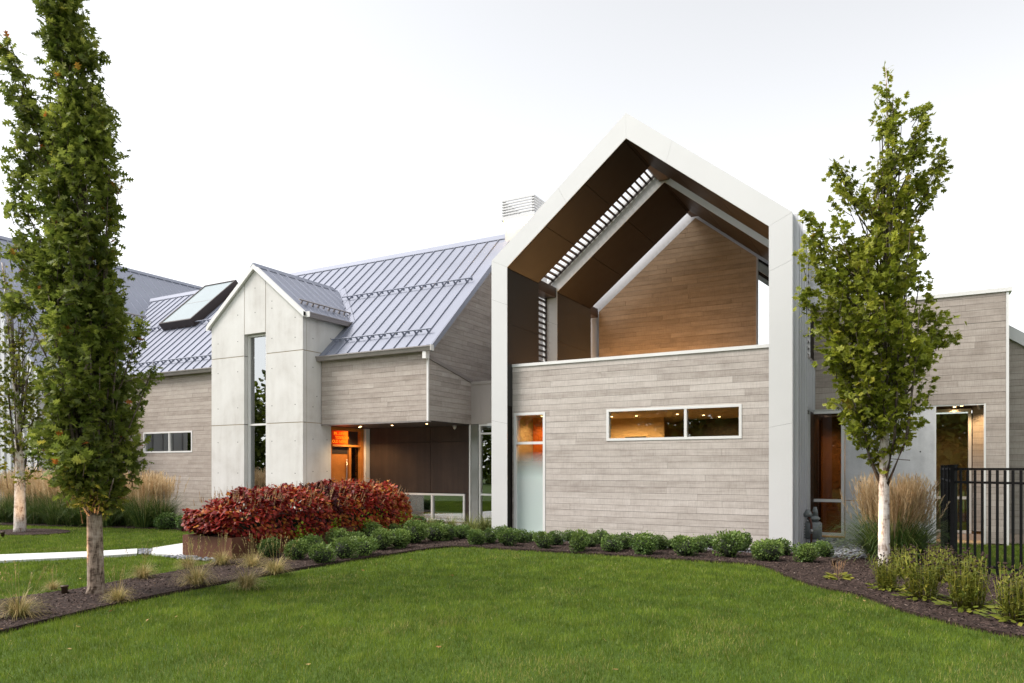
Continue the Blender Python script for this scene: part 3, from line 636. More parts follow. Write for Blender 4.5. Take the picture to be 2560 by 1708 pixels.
while x > -28.2:
    s0 = 0.02
    if -18.30 < x < -14.70: s0 = None
    if s0 is not None: seam(wroof, np.array([x, YE, ZEV]) + d_up * 0.03, d_up, LS - 0.10, n_up, (1, 0, 0))
    else:   # seam starts above the dormer roof
        zz_ = 7.41 - abs(x + 16.475) * 0.79; y0 = YE + (zz_ - ZEV) / TANR
        if y0 < YR_ - 0.3: seam(wroof, (x, y0 + 0.05, rz(y0 + 0.05)), d_up, (YR_ - y0 - 0.1) / math.cos(R(43.13)), n_up, (1, 0, 0))
    x -= 0.402
prism('ridge_cap', [(WX0, YR_ - 0.16, rz(YR_ - 0.16) + 0.03), (WX1 + 0.012, YR_ - 0.16, rz(YR_ - 0.16) + 0.03), (WX1 + 0.012, YR_, ZR_ + 0.06), (WX0, YR_, ZR_ + 0.06)], (0, 0, 0.02), M['roof'], wing)
prism('rake_trim', [(WX1 - 0.01, YE - 0.03, ZEV - 0.16), (WX1 - 0.01, YE - 0.03, ZEV + 0.012), (WX1 - 0.01, YR_, ZR_ + 0.045), (WX1 - 0.01, YR_, ZR_ - 0.16)], (0.035, 0, 0), M['roof'], wing)
prism('rake_trim', [(WX1 - 0.16, YE - 0.02, ZEV + 0.012), (WX1 - 0.012, YE - 0.02, ZEV + 0.012), (WX1 - 0.012, YR_, ZR_ + 0.014), (WX1 - 0.16, YR_, ZR_ + 0.014)], (0, 0, 0.016), M['roof'], wing)
def gutter(parent, axis, a, b, c, s, z, name='gutter'):
    """box gutter: outer lip, face, bottom. runs a..b on axis, face at c, outward sign s, top z"""
    prof = [(0.0, -0.13), (0.10, -0.13), (0.125, -0.03), (0.14, -0.03), (0.14, 0.0), (0.115, 0.0), (0.10, -0.02), (0.0, -0.02)]
    if axis == 'x': return prism(name, [(a, c + s * u, z + v) for u, v in prof], (b - a, 0, 0), M['gutter'], parent)
    return prism(name, [(c + s * u, a, z + v) for u, v in prof], (0, b - a, 0), M['gutter'], parent)
gutter(wing, 'x', -14.60, WX1 + 0.03, YE + 0.02, -1, 4.715); gutter(wing, 'x', -24.0, -18.35, YE + 0.02, -1, 4.715)
box('gutter_outlet', WXB - 0.05, WXB + 0.06, YE - 0.06, YE + 0.10, 4.40, 4.60, M['trim'], wing)
boxes('gutter_end', [(WX1 + 0.03, WX1 + 0.042, YE - 0.125, YE + 0.02, 4.58, 4.73)], M['trim'], wing)
# snow guards: rail with clips
def guard(parent, x0, x1, y, step=0.402):
    base = np.array([0, y, rz(y)]); top = base + n_up * 0.115
    g = prism('snow_guard', [(x0, *(top + d_up * -0.015)[1:]), (x0, *(top + d_up * 0.015)[1:]), (x0, *(top + d_up * 0.015 + n_up * 0.03)[1:]), (x0, *(top + d_up * -0.015 + n_up * 0.03)[1:])], (x1 - x0, 0, 0), M['roof'], parent)
    x = -10.74 - 0.402
    while x > x0:
        if x < x1:
            b = base + n_up * 0.02
            prism('clip', [(x - 0.018, *b[1:]), (x - 0.018, *(b + d_up * 0.05)[1:]), (x - 0.018, *(top + d_up * 0.014)[1:]), (x - 0.018, *(top - d_up * 0.014)[1:])], (0.036, 0, 0), M['roof'], g)
            b = base + n_up * 0.005; xx = x + 0.20
            if xx < x1: prism('clip', [(xx - 0.035, *(b + n_up * 0.045)[1:]), (xx - 0.035, *(b + n_up * 0.045 - d_up * 0.015)[1:]), (xx - 0.035, *(top - d_up * 0.014)[1:]), (xx - 0.035, *(top + d_up * 0.01)[1:])], (0.07, 0, 0), M['roof'], g)
        x -= step
guard(wing, -14.45, -10.98, 15.45); guard(wing, -15.75, -10.9, 17.31); guard(wing, -23.6, -18.45, 15.39); guard(wing, -22.7, -18.6, 17.2); guard(wing, -26.3, -24.65, 17.2)
# board walls
lw = box('wing_wall', -24.0, -18.2, YWG + 0.11, YWG + 0.13, 0, 2.0, M['backing'], wing)
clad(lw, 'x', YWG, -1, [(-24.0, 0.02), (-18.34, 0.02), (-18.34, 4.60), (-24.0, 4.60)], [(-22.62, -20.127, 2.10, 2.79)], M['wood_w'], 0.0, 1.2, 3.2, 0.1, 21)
window(wing, 'wing_window', 'x', YWG, -1, -22.62, -20.127, 2.10, 2.79, (-21.284,), (), 0.05, 'glass_m', label='low strip window in the wing wall behind the oak')
bw = box('overhang_wall', -14.59, WXB - 0.02, YWG + 0.11, YWG + 0.13, 2.9, 4.5, M['backing'], wing)
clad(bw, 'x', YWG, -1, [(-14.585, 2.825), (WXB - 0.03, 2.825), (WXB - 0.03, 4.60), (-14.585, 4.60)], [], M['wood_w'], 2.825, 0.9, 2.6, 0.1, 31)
box('corner_trim', WXB - 0.028, WXB + 0.022, YWG - 0.024, YWG + 0.02, 2.815, 4.44, M['trim'], wing)
box('soffit_edge', -14.59, WXB + 0.02, YWG - 0.02, YWG + 0.10, 2.79, 2.823, M['gutter'], wing)
sw = box('overhang_side_wall', WXB - 0.13, WXB - 0.11, YWG + 0.14, 17.0, 2.9, 3.9, M['backing'], wing)
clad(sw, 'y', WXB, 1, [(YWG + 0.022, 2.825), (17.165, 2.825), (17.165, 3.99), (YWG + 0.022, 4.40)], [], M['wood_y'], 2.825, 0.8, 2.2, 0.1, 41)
prism('sloped_flashing', [(-11.20, YWG + 0.03, 4.40), (WXB + 0.05, YWG + 0.03, 4.40), (WXB + 0.05, 17.2, 3.985), (-11.20, 17.2, 3.985)], (0, 0, 0.095), M['gutter'], wing)
gw = box('gable_wall', -11.30, -11.27, 15.3, 19, 4.6, 5.0, M['backing'], wing)
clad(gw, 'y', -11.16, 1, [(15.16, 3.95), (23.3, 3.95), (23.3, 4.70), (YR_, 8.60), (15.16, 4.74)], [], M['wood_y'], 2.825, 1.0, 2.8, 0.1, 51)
boxes('inner_walls', [(-24.0, -11.3, 18.6, 18.7, 0, 4.0), (-24.0, -18.4, 15.3, 18.6, -0.02, 0.02), (-18.3, -14.95, 17.3, 17.4, 0, 6)], M['darkroom'], wing)
box('overhang_soffit', -14.60, WXB - 0.02, YWG + 0.101, 17.16, 2.80, 2.86, M['soffit'], wing)
# rusted steel entrance wall with low window
cw = thing('rusted_wall', (-12.8, 17.17, 0)); cw.parent = wing; cw.location = np.array([-12.8, 17.17, 0]) - WP[wing]
WIN = (-14.1, -11.12, 0.06, 0.84)
boxes('wall_core', [(-14.58, -10.95, 17.20, 17.26, 0.87, 2.80), (-11.10, -10.95, 17.20, 17.26, 0.0, 0.869), (-14.58, -14.12, 17.20, 17.26, 0.0, 0.869)], M['backing'], cw)
for (a, b, c, d) in ((-14.575, -12.318, 2.36, 2.795), (-12.306, -10.955, 2.36, 2.795), (-14.575, -12.318, 0.875, 2.348), (-12.306, -10.955, 0.875, 2.348), (-11.095, -10.955, 0.02, 0.863)):
    box('steel_panel', a, b, 17.17 + random.uniform(0, .003), 17.20, c, d, M['corten'], cw)
window(wing, 'low_window', 'x', 17.17, -1, -14.1, -11.11, 0.06, 0.86, (-12.25,), (), 0.055, 'glass', label='low white framed window at the foot of the rusted wall')
box('window_plinth', -14.1, -11.0, 17.08, 17.19, -0.03, 0.05, M['beige_base'], wing)
boxes('lobby', [(-14.5, -8.7, 18.4, 18.5, 0, 2.8), (-14.5, -8.7, 17.3, 18.4, -0.03, 0.0)], M['darkroom'], wing)
cnt = box('lobby_counter', -14.3, -11.9, 17.75, 18.2, 0.0, 0.26, M['tan'], wing)
box('counter_front', -14.3, -11.9, 17.72, 17.748, 0.10, 0.27, M['orange'], cnt)
# link between wing and pavilion
for k, (a, b) in enumerate(((-10.91, -10.58), (-10.577, -10.25), (-10.247, -9.92), (-9.917, -9.59), (-9.587, -9.26), (-9.257, -8.93), (-8.927, -8.66))):
    box('link_panel', a, b, 17.16 - random.uniform(0, .002), 17.22, 2.83, 3.94, M['fascia'], wing)
box('link_coping', -10.94, -8.66, 17.13, 17.5, 3.942, 4.02, M['fascia'], wing)
box('link_roof', -11.2, -8.66, 17.23, 22, 3.80, 3.93, M['gutter'], wing)
box('link_jamb', -10.945, -10.905, 17.12, 17.19, 0, 2.82, M['trim'], wing)
box('link_column', -10.90, -10.66, 17.14, 17.24, 0, 2.82, M['steel'], wing)
window(wing, 'link_window', 'x', 17.20, -1, -10.655, -8.66, 0.02, 2.82, (-9.6,), (0.852, 2.56), 0.05, 'glass_m', label='tall link glazing between wing and white frame')
# entrance door in the side wall of the recess
dr = boxes('door_frame', [(-14.85, -14.70, 15.52, 15.64, 0, 2.78), (-14.85, -14.66, 16.86, 16.98, 0, 2.78), (-14.85, -14.69, 15.64, 16.86, 2.70, 2.78), (-14.84, -14.66, 15.64, 16.86, 2.225, 2.285), (-14.84, -14.69, 16.36, 16.45, 0, 2.224)], M['doorwood'], wing)
leaf = box('door', -14.82, -14.76, 15.645, 16.355, 0.02, 2.215, M['doorwood'], wing)
box('door_head', -14.759, -14.745, 15.645, 16.355, 2.02, 2.21, M['bronze2'], leaf)
tube('door_handle', [(-14.70, 16.27, 0.7), (-14.70, 16.27, 1.85)], 0.016, M['steel'], leaf)
box('sidelight', -14.80, -14.78, 16.455, 16.855, 0.05, 2.22, M['glass_brown'], dr)
box('transom_dark', -14.83, -14.79, 16.45, 16.855, 2.29, 2.695, M['bronze2'], dr)
t = NT('backlit_sign_red'); e = t.n('ShaderNodeEmission'); p = t.pos(); sy = t.n('ShaderNodeSeparateXYZ'); t.set(sy.inputs[0], p)
fy = t.math('MULTIPLY_ADD', sy.outputs[1], 1.6, -25.4)
t.set(e.inputs['Color'], t.ramp(t.math('ADD', fy, t.math('MULTIPLY', t.noise(t.map(p, (6, 6, 12)), 1, 2), 0.5)), [(0.1, (0.13, 0.006, 0.001)), (0.6, (0.55, 0.018, 0.002)), (1.0, (1.0, 0.10, 0.006))])); e.inputs['Strength'].default_value = 1.5
M['sign'] = t.fin(e.outputs[0])
M['signtext'] = emis('backlit_lettering', (1.0, 0.25, 0.01), 0.9)
sign = box('transom_sign', -14.80, -14.775, 15.70, 16.40, 2.29, 2.69, M['sign'], dr)
def text(body, size, loc, rot, mat, parent, name='lettering'):
    cu = bpy.data.curves.new(name, 'FONT'); cu.body = body; cu.size = size; cu.extrude = 0.001; cu.materials.append(mat)
    tmp = bpy.data.objects.new(name, cu); me = bpy.data.meshes.new_from_object(tmp); bpy.data.objects.remove(tmp)
    o = bpy.data.objects.new(name, me); col.objects.link(o); o.rotation_euler = rot; WP[o] = np.array(loc, float)
    o.parent = parent; o.location = np.array(loc) - WP[parent]; return o
for body, yy, z, s in (('IN...USVY', 15.80, 2.575, 0.125), ('TOSEBOOK', 15.86, 2.455, 0.115), ('OLD NEWS', 15.73, 2.335, 0.125)):
    text(body, s, (-14.772, yy, z), (R(90), 0, R(90)), M['signtext'], sign)
boxes('entry_pier', [(-14.86, -14.585, 16.985, 17.165, 0, 2.79)], M['conc'], wing)
for (px, y, lab) in ((-13.93, 16.0, 'small warm soffit downlight nearest the orange door'), (-12.77, 15.98, 'small warm soffit downlight at the middle of the entrance overhang'), (-11.52, 15.9, 'small warm soffit downlight nearest the white corner trim')):
    downlight((px, y, 2.798), lab, 'downlights under the entrance soffit', 0.032, 2.5, spot=110)
l = bpy.data.lights.new('door_lamp', 'SPOT'); l.energy = 30; l.spot_size = R(100); l.spot_blend = 0.7; l.color = (1.0, 0.55, 0.2); l.shadow_soft_size = 0.05
dl = downlight((-14.2, 16.25, 2.798), 'warm soffit downlight right in front of the door leaf', 'downlights under the entrance soffit', 0.03, 60, spot=140)
bpy.data.lights.remove(l)
# concrete chimney with louvred cap
ch = thing('chimney', (-10.35, 19.4, 0), 'square concrete chimney with white louvred cap and glowing strip', 'chimney')
CX0, CX1, CY0, CY1 = -10.83, -9.87, 18.96, 19.9
box('shaft', CX0, CX1, CY0, CY1, 0, 9.06, M['conc'], ch)
box('cap', CX0 - 0.085, CX1 + 0.085, CY0 - 0.085, CY1 + 0.085, 9.075, 9.19, M['white'], ch)
box('light_strip', CX0, CX1, CY0 - 0.035, CY0 - 0.012, 9.03, 9.074, M['led'], ch)
for k in range(6):
    z = 9.235 + k * 0.082; o = 0.075
    boxes('louver_slat', [(CX0 - o, CX1 + o, CY0 - o, CY0 - o + 0.05, z, z + 0.042), (CX0 - o, CX1 + o, CY1 + o - 0.05, CY1 + o, z, z + 0.042), (CX0 - o, CX0 - o + 0.05, CY0 - o + 0.051, CY1 + o - 0.051, z, z + 0.042), (CX1 + o - 0.05, CX1 + o, CY0 - o + 0.051, CY1 + o - 0.051, z, z + 0.042)], M['white'], ch)
for x in (CX0 - 0.02, CX1 - 0.02):
    for y in (CY0 - 0.02, CY1 - 0.02): box('cap_post', x, x + 0.04, y, y + 0.04, 9.19, 9.68, M['gutter'], ch)
l = bpy.data.lights.new('strip_lamp', 'AREA'); l.shape = 'RECTANGLE'; l.size = 0.9; l.size_y = 0.02; l.energy = 5.0; l.color = (1, 0.66, 0.3)
o = bpy.data.objects.new('strip_lamp', l); col.objects.link(o); o.parent = ch; o.location = np.array([-10.35, CY0 - 0.05, 9.02]) - WP[ch]

# ================================================================== concrete tower
TX0, TX1, TY, TXC = -18.34, -14.611, 14.42, -16.475
tow = thing('concrete_tower', (TXC, TY, 0), 'pale concrete gable tower with tall slit window and tie holes', 'tower')
def tz(x): return 7.27 - abs(x - TXC) * 0.79
PT = 0.14
boxes('core', [(TX0 + 0.03, -16.96, TY + PT, 17.0, 0, 5.8), (-16.02, TX1 - 0.03, TY + PT, 15.49, 0, 5.8), (-16.02, TX1 - 0.03, 15.491, 17.0, 2.87, 5.8), (-16.02, -14.90, 15.491, 17.0, 0, 2.869), (-16.96, -16.02, 16.9, 17.0, 0, 5.8), (-16.96, -16.02, TY + PT, 17.0, 5.50, 6.7)], M['sealant'], tow)
prism('core_gable', [(TX0 + 0.05, TY + PT, 5.81), (TX1 - 0.05, TY + PT, 5.81), (TXC, TY + PT, 7.2)], (0, 2.4, 0), M['sealant'], tow)
g = 0.011
def panel(pts, nm='concrete_panel'): return prism(nm, [(x, TY, z) for x, z in pts], (0, PT - 0.004, 0), M['conc'], tow)
for (a, b) in ((TX0, -16.935), (-16.045, TX1)):
    panel([(a, 0), (b, 0), (b, 2.858 - g), (a, 2.858 - g)]); panel([(a, 2.858 + g), (b, 2.858 + g), (b, 4.838 - g), (a, 4.838 - g)])
    panel([(a, 4.838 + g), (b, 4.838 + g), (b, tz(b) - 0.01), (a, tz(a) - 0.01)])
panel([(-16.915, 5.46), (-16.065, 5.46), (-16.065, tz(-16.065) - 0.01), (TXC, tz(TXC) - 0.01), (-16.915, tz(-16.915) - 0.01)])
for xs, x2 in ((TX1 - 0.03, TX1), (TX0, TX0 + 0.03)):
    for (a, b) in ((0, 2.858 - g), (2.858 + g, 4.838 - g), (4.838 + g, tz(TX0) + 0.0)):
        y1 = 15.51 if (b < 2.9 and x2 == TX1) else 16.9
        box('side_panel', xs, x2, TY + PT + 0.012, y1, a, b, M['conc'], tow)
boxes('joint_sealant', [(TX0 + 0.02, -16.97, TY + 0.010, TY + 0.03, 0, 5.70), (-16.01, TX1 - 0.004, TY + 0.010, TY + 0.03, 0, 5.70), (-16.97, -16.89, TY + 0.0101, TY + 0.0301, 5.47, 6.80), (-16.09, -16.01, TY + 0.0101, TY + 0.0301, 5.47, 6.80), (TX1 - 0.028, TX1 - 0.01, TY + 0.10, 15.48, 0, 5.70)], M['sealant'], tow)
holes = []
def th(x, z): holes.append((x, z))
for xl in (-18.05, -17.2, -15.8, -14.9):
    for z in (0.55, 1.45, 2.35, 3.35, 4.4): th(xl, z)
for x, z in ((-18.05, 5.28), (-17.2, 5.28), (-17.2, 6.05), (-15.8, 5.25), (-14.9, 5.2), (-15.8, 6.1), (-15.8, 6.3), (-16.48, 6.05), (-16.48, 6.75), (-14.9, 5.75)): th(x, z)
V, F = [], []
for (x, z) in holes:
    n = len(V); a = np.linspace(0, 2 * math.pi, 9)[:-1]
    V += [(x + 0.016 * math.cos(k), TY - 0.002, z + 0.016 * math.sin(k)) for k in a]; F.append(tuple(range(n, n + 8)))
for (y, z) in ((14.8, 0.6), (14.8, 1.5), (14.8, 2.4), (15.35, 1.5), (15.35, 2.4), (14.8, 3.3), (14.95, 3.6), (14.8, 4.4), (14.8, 5.2), (15.5, 5.3)):
    n = len(V); V += [(TX1 + 0.002, y + 0.016 * math.cos(k), z + 0.016 * math.sin(k)) for k in a]; F.append(tuple(range(n, n + 8)))
tag(put('tie_holes', V, F, M['darkroom'], tow), kind='stuff')
boxes('added_dark_liner', [(-16.958, -16.950, TY + PT + 0.08, 16.84, 0, 5.48), (-16.03, -16.022, TY + PT + 0.08, 16.84, 0, 5.48)], M['darkroom'], tow)  # dark sheets added so the pale core doesn't brighten the slit window
tw = window(tow, 'tower_window', 'x', TY + 0.16, -1, -16.925, -16.035, 0.02, 5.445, (), (2.85,), 0.055, 'glass_m', proud=0.03, depth=0.06, label='tall slit window reflecting sky and treetops')
box('tower_room', -16.95, -16.03, 16.85, 16.89, 0, 5.4, M['darkroom'], tow)
# tower roof
for sx in (-1, 1):
    xe = TX0 - 0.10 if sx < 0 else TX1 + 0.10; ze = 7.41 - abs(xe - TXC) * 0.79
    pts = [(xe, TY - 0.07, ze), (TXC, TY - 0.07, 7.41), (TXC, 17.8, 7.41), (xe, 16.6, ze)]
    rf = prism('roof', pts, (0, 0, -0.10), M['roof'], tow)
    sl_ = np.array([TXC - xe, 0, 7.41 - ze]); Ls = np.linalg.norm(sl_); d = sl_ / Ls; nn = np.array([-d[2], 0, d[0]]) if sx < 0 else np.array([d[2], 0, -d[0]]); nn = nn if nn[2] > 0 else -nn
    y = TY + 0.33
    while y < 17.6:
        zst = ze
        y_in = YE + (ze - ZEV) / TANR          # where the eave meets the main roof
        f0 = 0 if y < y_in else min(1, ((ZEV + (y - YE) * TANR) - ze) / (7.41 - ze))
        if f0 < 0.95: seam(rf, np.array([xe, y, ze]) + d * (Ls * f0 + 0.02), d, Ls * (1 - f0) - 0.08, nn, (0, 1, 0))
        y += 0.36
    prism('rake_trim', [(xe, TY - 0.085, ze - 0.13), (xe, TY - 0.085, ze + 0.015), (TXC, TY - 0.085, 7.43), (TXC, TY - 0.085, 7.285)], (0, 0.10, 0), M['trim'], tow)
    gutter(tow, 'y', TY + 0.02, 16.35, xe + sx * -0.0, sx, ze + 0.0)
    if sx > 0:
        gx = xe - 0.42; gz = ze + 0.42 * 0.79; base = np.array([gx, 0, gz]) + nn * 0.09
        gd = prism('snow_guard', [tuple(base + np.array([0, TY + 0.12, 0]) + d * a_ + nn * b_) for a_, b_ in ((-.02, 0), (.02, 0), (.02, .03), (-.02, .03))], (0, 2.55, 0), M['gutter'], tow)
        for k in range(12):
            yy = TY + 0.22 + k * 0.215
            prism('clip', [tuple(np.array([gx, yy, gz]) + d * a_ + nn * b_) for a_, b_ in ((-.02, 0.0), (.02, 0.0), (.012, .09), (-.012, .09))], (0, 0.05, 0), M['gutter'], gd)
    box('gutter_end', min(xe, xe + sx * 0.15), max(xe, xe + sx * 0.15), TY - 0.0, TY + 0.02, ze - 0.14, ze + 0.01, M['trim'], tow)
prism('ridge_cap', [(TXC - 0.13, TY - 0.09, 7.41 - 0.085), (TXC, TY - 0.09, 7.465), (TXC + 0.13, TY - 0.09, 7.41 - 0.085), (TXC, TY - 0.09, 7.43)], (0, 3.25, 0), M['roof'], tow)
prism('valley_flashing', [(TXC + 0.02, 17.86, rz(17.86) + 0.02), (TX1 + 0.12, 16.22, rz(16.22) + 0.02), (TX1 + 0.26, 16.22, rz(16.22) + 0.02), (TXC + 0.22, 17.90, rz(17.90) + 0.02)], (0, 0, 0.02), M['roof'], tow)
# skylight on the wing roof (left of the tower)
sky_l = thing('skylight', (-23.5, 18, 6.9), 'raised frosted skylight in a dark frame on the wing roof', 'skylight')
def onroof(x, s, n): p = np.array([x, YE, ZEV]) + d_up * s + n_up * n; return p
s0, s1 = (17.12 - YE) / math.cos(R(43.13)), (19.12 - YE) / math.cos(R(43.13)); SX0, SX1 = -24.45, -22.65
for (xa, xb, sa, sb) in ((SX0, SX0 + 0.07, s0, s1), (SX1 - 0.07, SX1, s0, s1), (SX0 + 0.071, SX1 - 0.071, s0, s0 + 0.07), (SX0 + 0.071, SX1 - 0.071, s1 - 0.07, s1)):
    prism('curb', [onroof(xa, sa, -0.02), onroof(xb, sa, -0.02), onroof(xb, sb, -0.02), onroof(xa, sb, -0.02)], n_up * 0.33, M['bronze2'], sky_l)
sm = (s0 + s1) / 2
for (a, b) in ((s0 + 0.071, sm - 0.012), (sm + 0.012, s1 - 0.071)):
    prism('pane', [onroof(SX0 + 0.071, a, 0.255), onroof(SX1 - 0.071, a, 0.255), onroof(SX1 - 0.071, b, 0.255), onroof(SX0 + 0.071, b, 0.255)], n_up * 0.03, M['skylight'], sky_l)
prism('glazing_bar', [onroof(SX0 + 0.071, sm - 0.011, 0.24), onroof(SX1 - 0.071, sm - 0.011, 0.24), onroof(SX1 - 0.071, sm + 0.011, 0.24), onroof(SX0 + 0.071, sm + 0.011, 0.24)], n_up * 0.048, M['gutter'], sky_l)

# ================================================================== metal barn at the left
BX, BY0, BXR, BZR = -24.0, 12.5, -30.0, 10.28
barn = thing('metal_barn', (-28, BY0, 0), 'large grey metal barn with steep seam roof behind the oak', 'building')
brf = prism('roof', [(BX, BY0, 4.70), (BXR, BY0, BZR), (BXR, 27, BZR), (BX, 27, 4.70)], (0, 0, -0.1), M['roof'], barn)
prism('far_roof', [(BXR, BY0, BZR), (-36, BY0, 4.7), (-36, 27, 4.7), (BXR, 27, BZR)], (0, 0, -0.1), M['roof'], barn)
bd = np.array([BXR - BX, 0, BZR - 4.70]); BL = np.linalg.norm(bd); bd /= BL; bn = np.array([-bd[2] * -1, 0, bd[0] * -1]); bn = np.array([bd[2], 0, -bd[0]])
y = BY0 + 0.3
while y < 26.8: seam(brf, np.array([BX, y, 4.70]) + bd * 0.02, bd, BL - 0.1, bn, (0, 1, 0)); y += 0.405
prism('ridge_cap', [(BXR + 0.15, BY0, BZR - 0.10), (BXR, BY0, BZR + 0.06), (BXR - 0.15, BY0, BZR - 0.10)], (0, 14.5, 0), M['roof'], barn)
for f_ in (0.18, 0.52):
    bs = np.array([BX, BY0 + 0.2, 4.70]) + bd * BL * f_ + bn * 0.10
    gd = prism('snow_guard', [tuple(bs + bd * a_ + bn * b_) for a_, b_ in ((-.02, 0), (.02, 0), (.02, .035), (-.02, .035))], (0, 13.5, 0), M['gutter'], barn)
    for k in range(33):
        bb = np.array([BX, BY0 + 0.28 + 0.405 * k, 4.70]) + bd * BL * f_
        prism('clip', [tuple(bb + bd * a_ + bn * b_) for a_, b_ in ((-.02, 0.0), (.02, 0.0), (.012, .10), (-.012, .10))], (0, 0.06, 0), M['gutter'], gd)
box('side_wall', BX - 0.1, BX, BY0, 15.2, 0, 4.66, M['wallmetal'], barn)
for y in np.arange(BY0 + 0.2, 15.1, 0.405): box('rib', BX, BX + 0.05, y - 0.014, y + 0.014, 0.03, 4.64, M['wallmetal'], barn)
put('front_wall', [(BX - 0.01, BY0, 0), (BX - 0.01, BY0, 4.62), (BXR, BY0, BZR - 0.12), (-35.9, BY0, 4.62), (-35.9, BY0, 0), (BX - 0.01, BY0 + 0.1, 0), (BX - 0.01, BY0 + 0.1, 4.62), (BXR, BY0 + 0.1, BZR - 0.12), (-35.9, BY0 + 0.1, 4.62), (-35.9, BY0 + 0.1, 0)],
    [(0, 1, 2, 3, 4), (9, 8, 7, 6, 5), (0, 5, 6, 1), (4, 3, 8, 9)], M['wallmetal'], barn)
for x in np.arange(BX - 0.35, -30.5, -0.405): box('rib', x - 0.014, x + 0.014, BY0 - 0.05, BY0, 0.03, min(4.6 + (BX - x) * 0.93, 9.9), M['wallmetal'], barn)

# ================================================================== flat-roofed annex at the right
AY, AX1 = 17.943, 1.685
ann = thing('flat_roof_annex', (0, AY, 0), 'flat roofed board annex with recessed glass door behind the maple', 'building')
aw = box('upper_wall', -2.0, AX1 - 0.04, AY + 0.12, AY + 0.2, 3.1, 5.1, M['backing'], ann)
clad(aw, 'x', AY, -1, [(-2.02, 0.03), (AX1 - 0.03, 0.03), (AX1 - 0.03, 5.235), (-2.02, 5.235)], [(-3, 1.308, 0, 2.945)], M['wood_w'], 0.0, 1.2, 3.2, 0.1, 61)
box('corner_trim', AX1 - 0.027, AX1 + 0.022, AY - 0.026, AY + 0.05, 0, 5.232, M['trim'], ann)
box('coping', -2.02, AX1 + 0.075, AY - 0.05, AY + 0.35, 5.237, 5.32, M['trim'], ann)
box('return_wall', AX1 - 0.12, AX1 - 0.03, AY + 0.02, 22, 0, 5.235, M['backing'], ann)
box('flat_roof', -2.02, AX1 - 0.1, AY + 0.2, 23, 5.0, 5.2, M['gutter'], ann)
boxes('opening_trim', [(1.276, 1.308, AY - 0.022, AY + 0.06, 0, 2.945), (-2.02, 1.275, AY - 0.012, AY + 0.1, 2.92, 2.947)], M['trim'], ann)
cwall = box('concrete_wall', -1.36, 0.39, AY - 0.02, AY + 0.18, 0.872, 2.915, M['conc_grey'], ann)
box('concrete_base', -1.36, 0.39, AY - 0.025, AY + 0.18, -0.05, 0.855, M['conc_grey'], ann)
boxes('wall_edge_trim', [(0.391, 0.415, AY - 0.02, AY + 0.19, 0.0, 2.915)], M['trim'], ann)
V, F = [], []
for (x, z) in ((-1.05, 1.3), (-0.2, 1.3), (0.12, 1.3), (0.12, 1.95), (-1.05, 2.3), (0.12, 0.6), (-1.05, 0.6)):
    n = len(V); a = np.linspace(0, 2 * math.pi, 9)[:-1]; V += [(x + 0.016 * math.cos(k), AY - 0.028, z + 0.016 * math.sin(k)) for k in a]; F.append(tuple(range(n, n + 8)))
tag(put('tie_holes', V, F, M['darkroom'], ann), kind='stuff')
window(ann, 'annex_window', 'x', AY + 0.02, -1, -2.14, -1.38, 0.05, 2.91, (), (0.85,), 0.065, 'glass_brown', label='tall brown tinted window beside the gas meter')
boxes('recess_walls', [(-2.2, -1.3, 20.0, 20.1, 0, 2.9), (-2.2, 1.55, 17.98, 21.5, -0.06, 0.02)], M['tan'], ann)
box('recess_soffit', -2.2, 1.55, AY + 0.101, 20.0, 2.95, 3.02, M['soffit'], ann)
rb = box('recess_wall', 1.11, 1.55, 18.83, 18.85, 0.2, 2.8, M['backing'], ann)
clad(rb, 'x', 18.72, -1, [(1.12, 0.22), (1.56, 0.22), (1.56, 2.945), (1.12, 2.945)], [], M['wood_x'], 0.0, 0.8, 1.4, 0.1, 71)
window(ann, 'glass_door', 'x', 18.70, -1, 0.2, 1.10, 0.16, 2.90, (), (0.938,), 0.06, 'glass', label='recessed full height glass door with warm lit room')
box('recess_plinth', 0.2, 1.55, 18.60, 18.9, -0.03, 0.15, M['beige_base'], ann)
boxes('annex_room', [(0.1, 1.55, 21.0, 21.1, 0, 2.95), (0.0, 0.1, 18.8, 21.0, 0, 2.95)], M['tan'], ann)
rl = [(0.98, 18.10, 'small warm soffit light nearest the front edge of the annex recess'), (0.90, 18.34, 'small warm soffit light between its two neighbours in the annex recess'), (0.78, 18.58, 'small warm soffit light nearest the recessed glass door')]
for (x, y, lab) in rl: downlight((x, y, 2.947), lab, 'downlights in the annex recess', 0.032, 8, spot=130)
downlight((1.40, 18.42, 2.947), 'warm soffit light washing the boards at the recess end', 'downlights in the annex recess', 0.032, 16, spot=130)
downlight((0.7, 19.8, 2.93), 'warm ceiling light inside the room behind the glass door', 'downlights in the annex recess', 0.032, 14, spot=150)
downlight((-1.75, 18.9, 2.93), 'warm ceiling light behind the brown tinted window', 'downlights in the annex recess', 0.032, 40, spot=150)
fg = thing('far_gable', (4, 18.6, 0), 'board gable end with white sloping fascia beyond the annex corner', 'building')
fgw = box('gable_wall', 1.9, 6.0, 18.75, 18.8, 0.3, 2.0, M['backing'], fg)
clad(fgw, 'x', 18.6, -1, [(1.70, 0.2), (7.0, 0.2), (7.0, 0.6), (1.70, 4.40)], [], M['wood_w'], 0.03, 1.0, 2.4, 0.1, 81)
prism('fascia', [(1.66, 18.50, 4.43), (7.1, 18.50, 0.53), (7.1, 18.50, 0.81), (1.66, 18.50, 4.71)], (0, 0.3, 0), M['white'], fg)
box('plinth', 1.66, 7.0, 18.55, 18.7, -0.03, 0.19, M['beige_base'], fg)
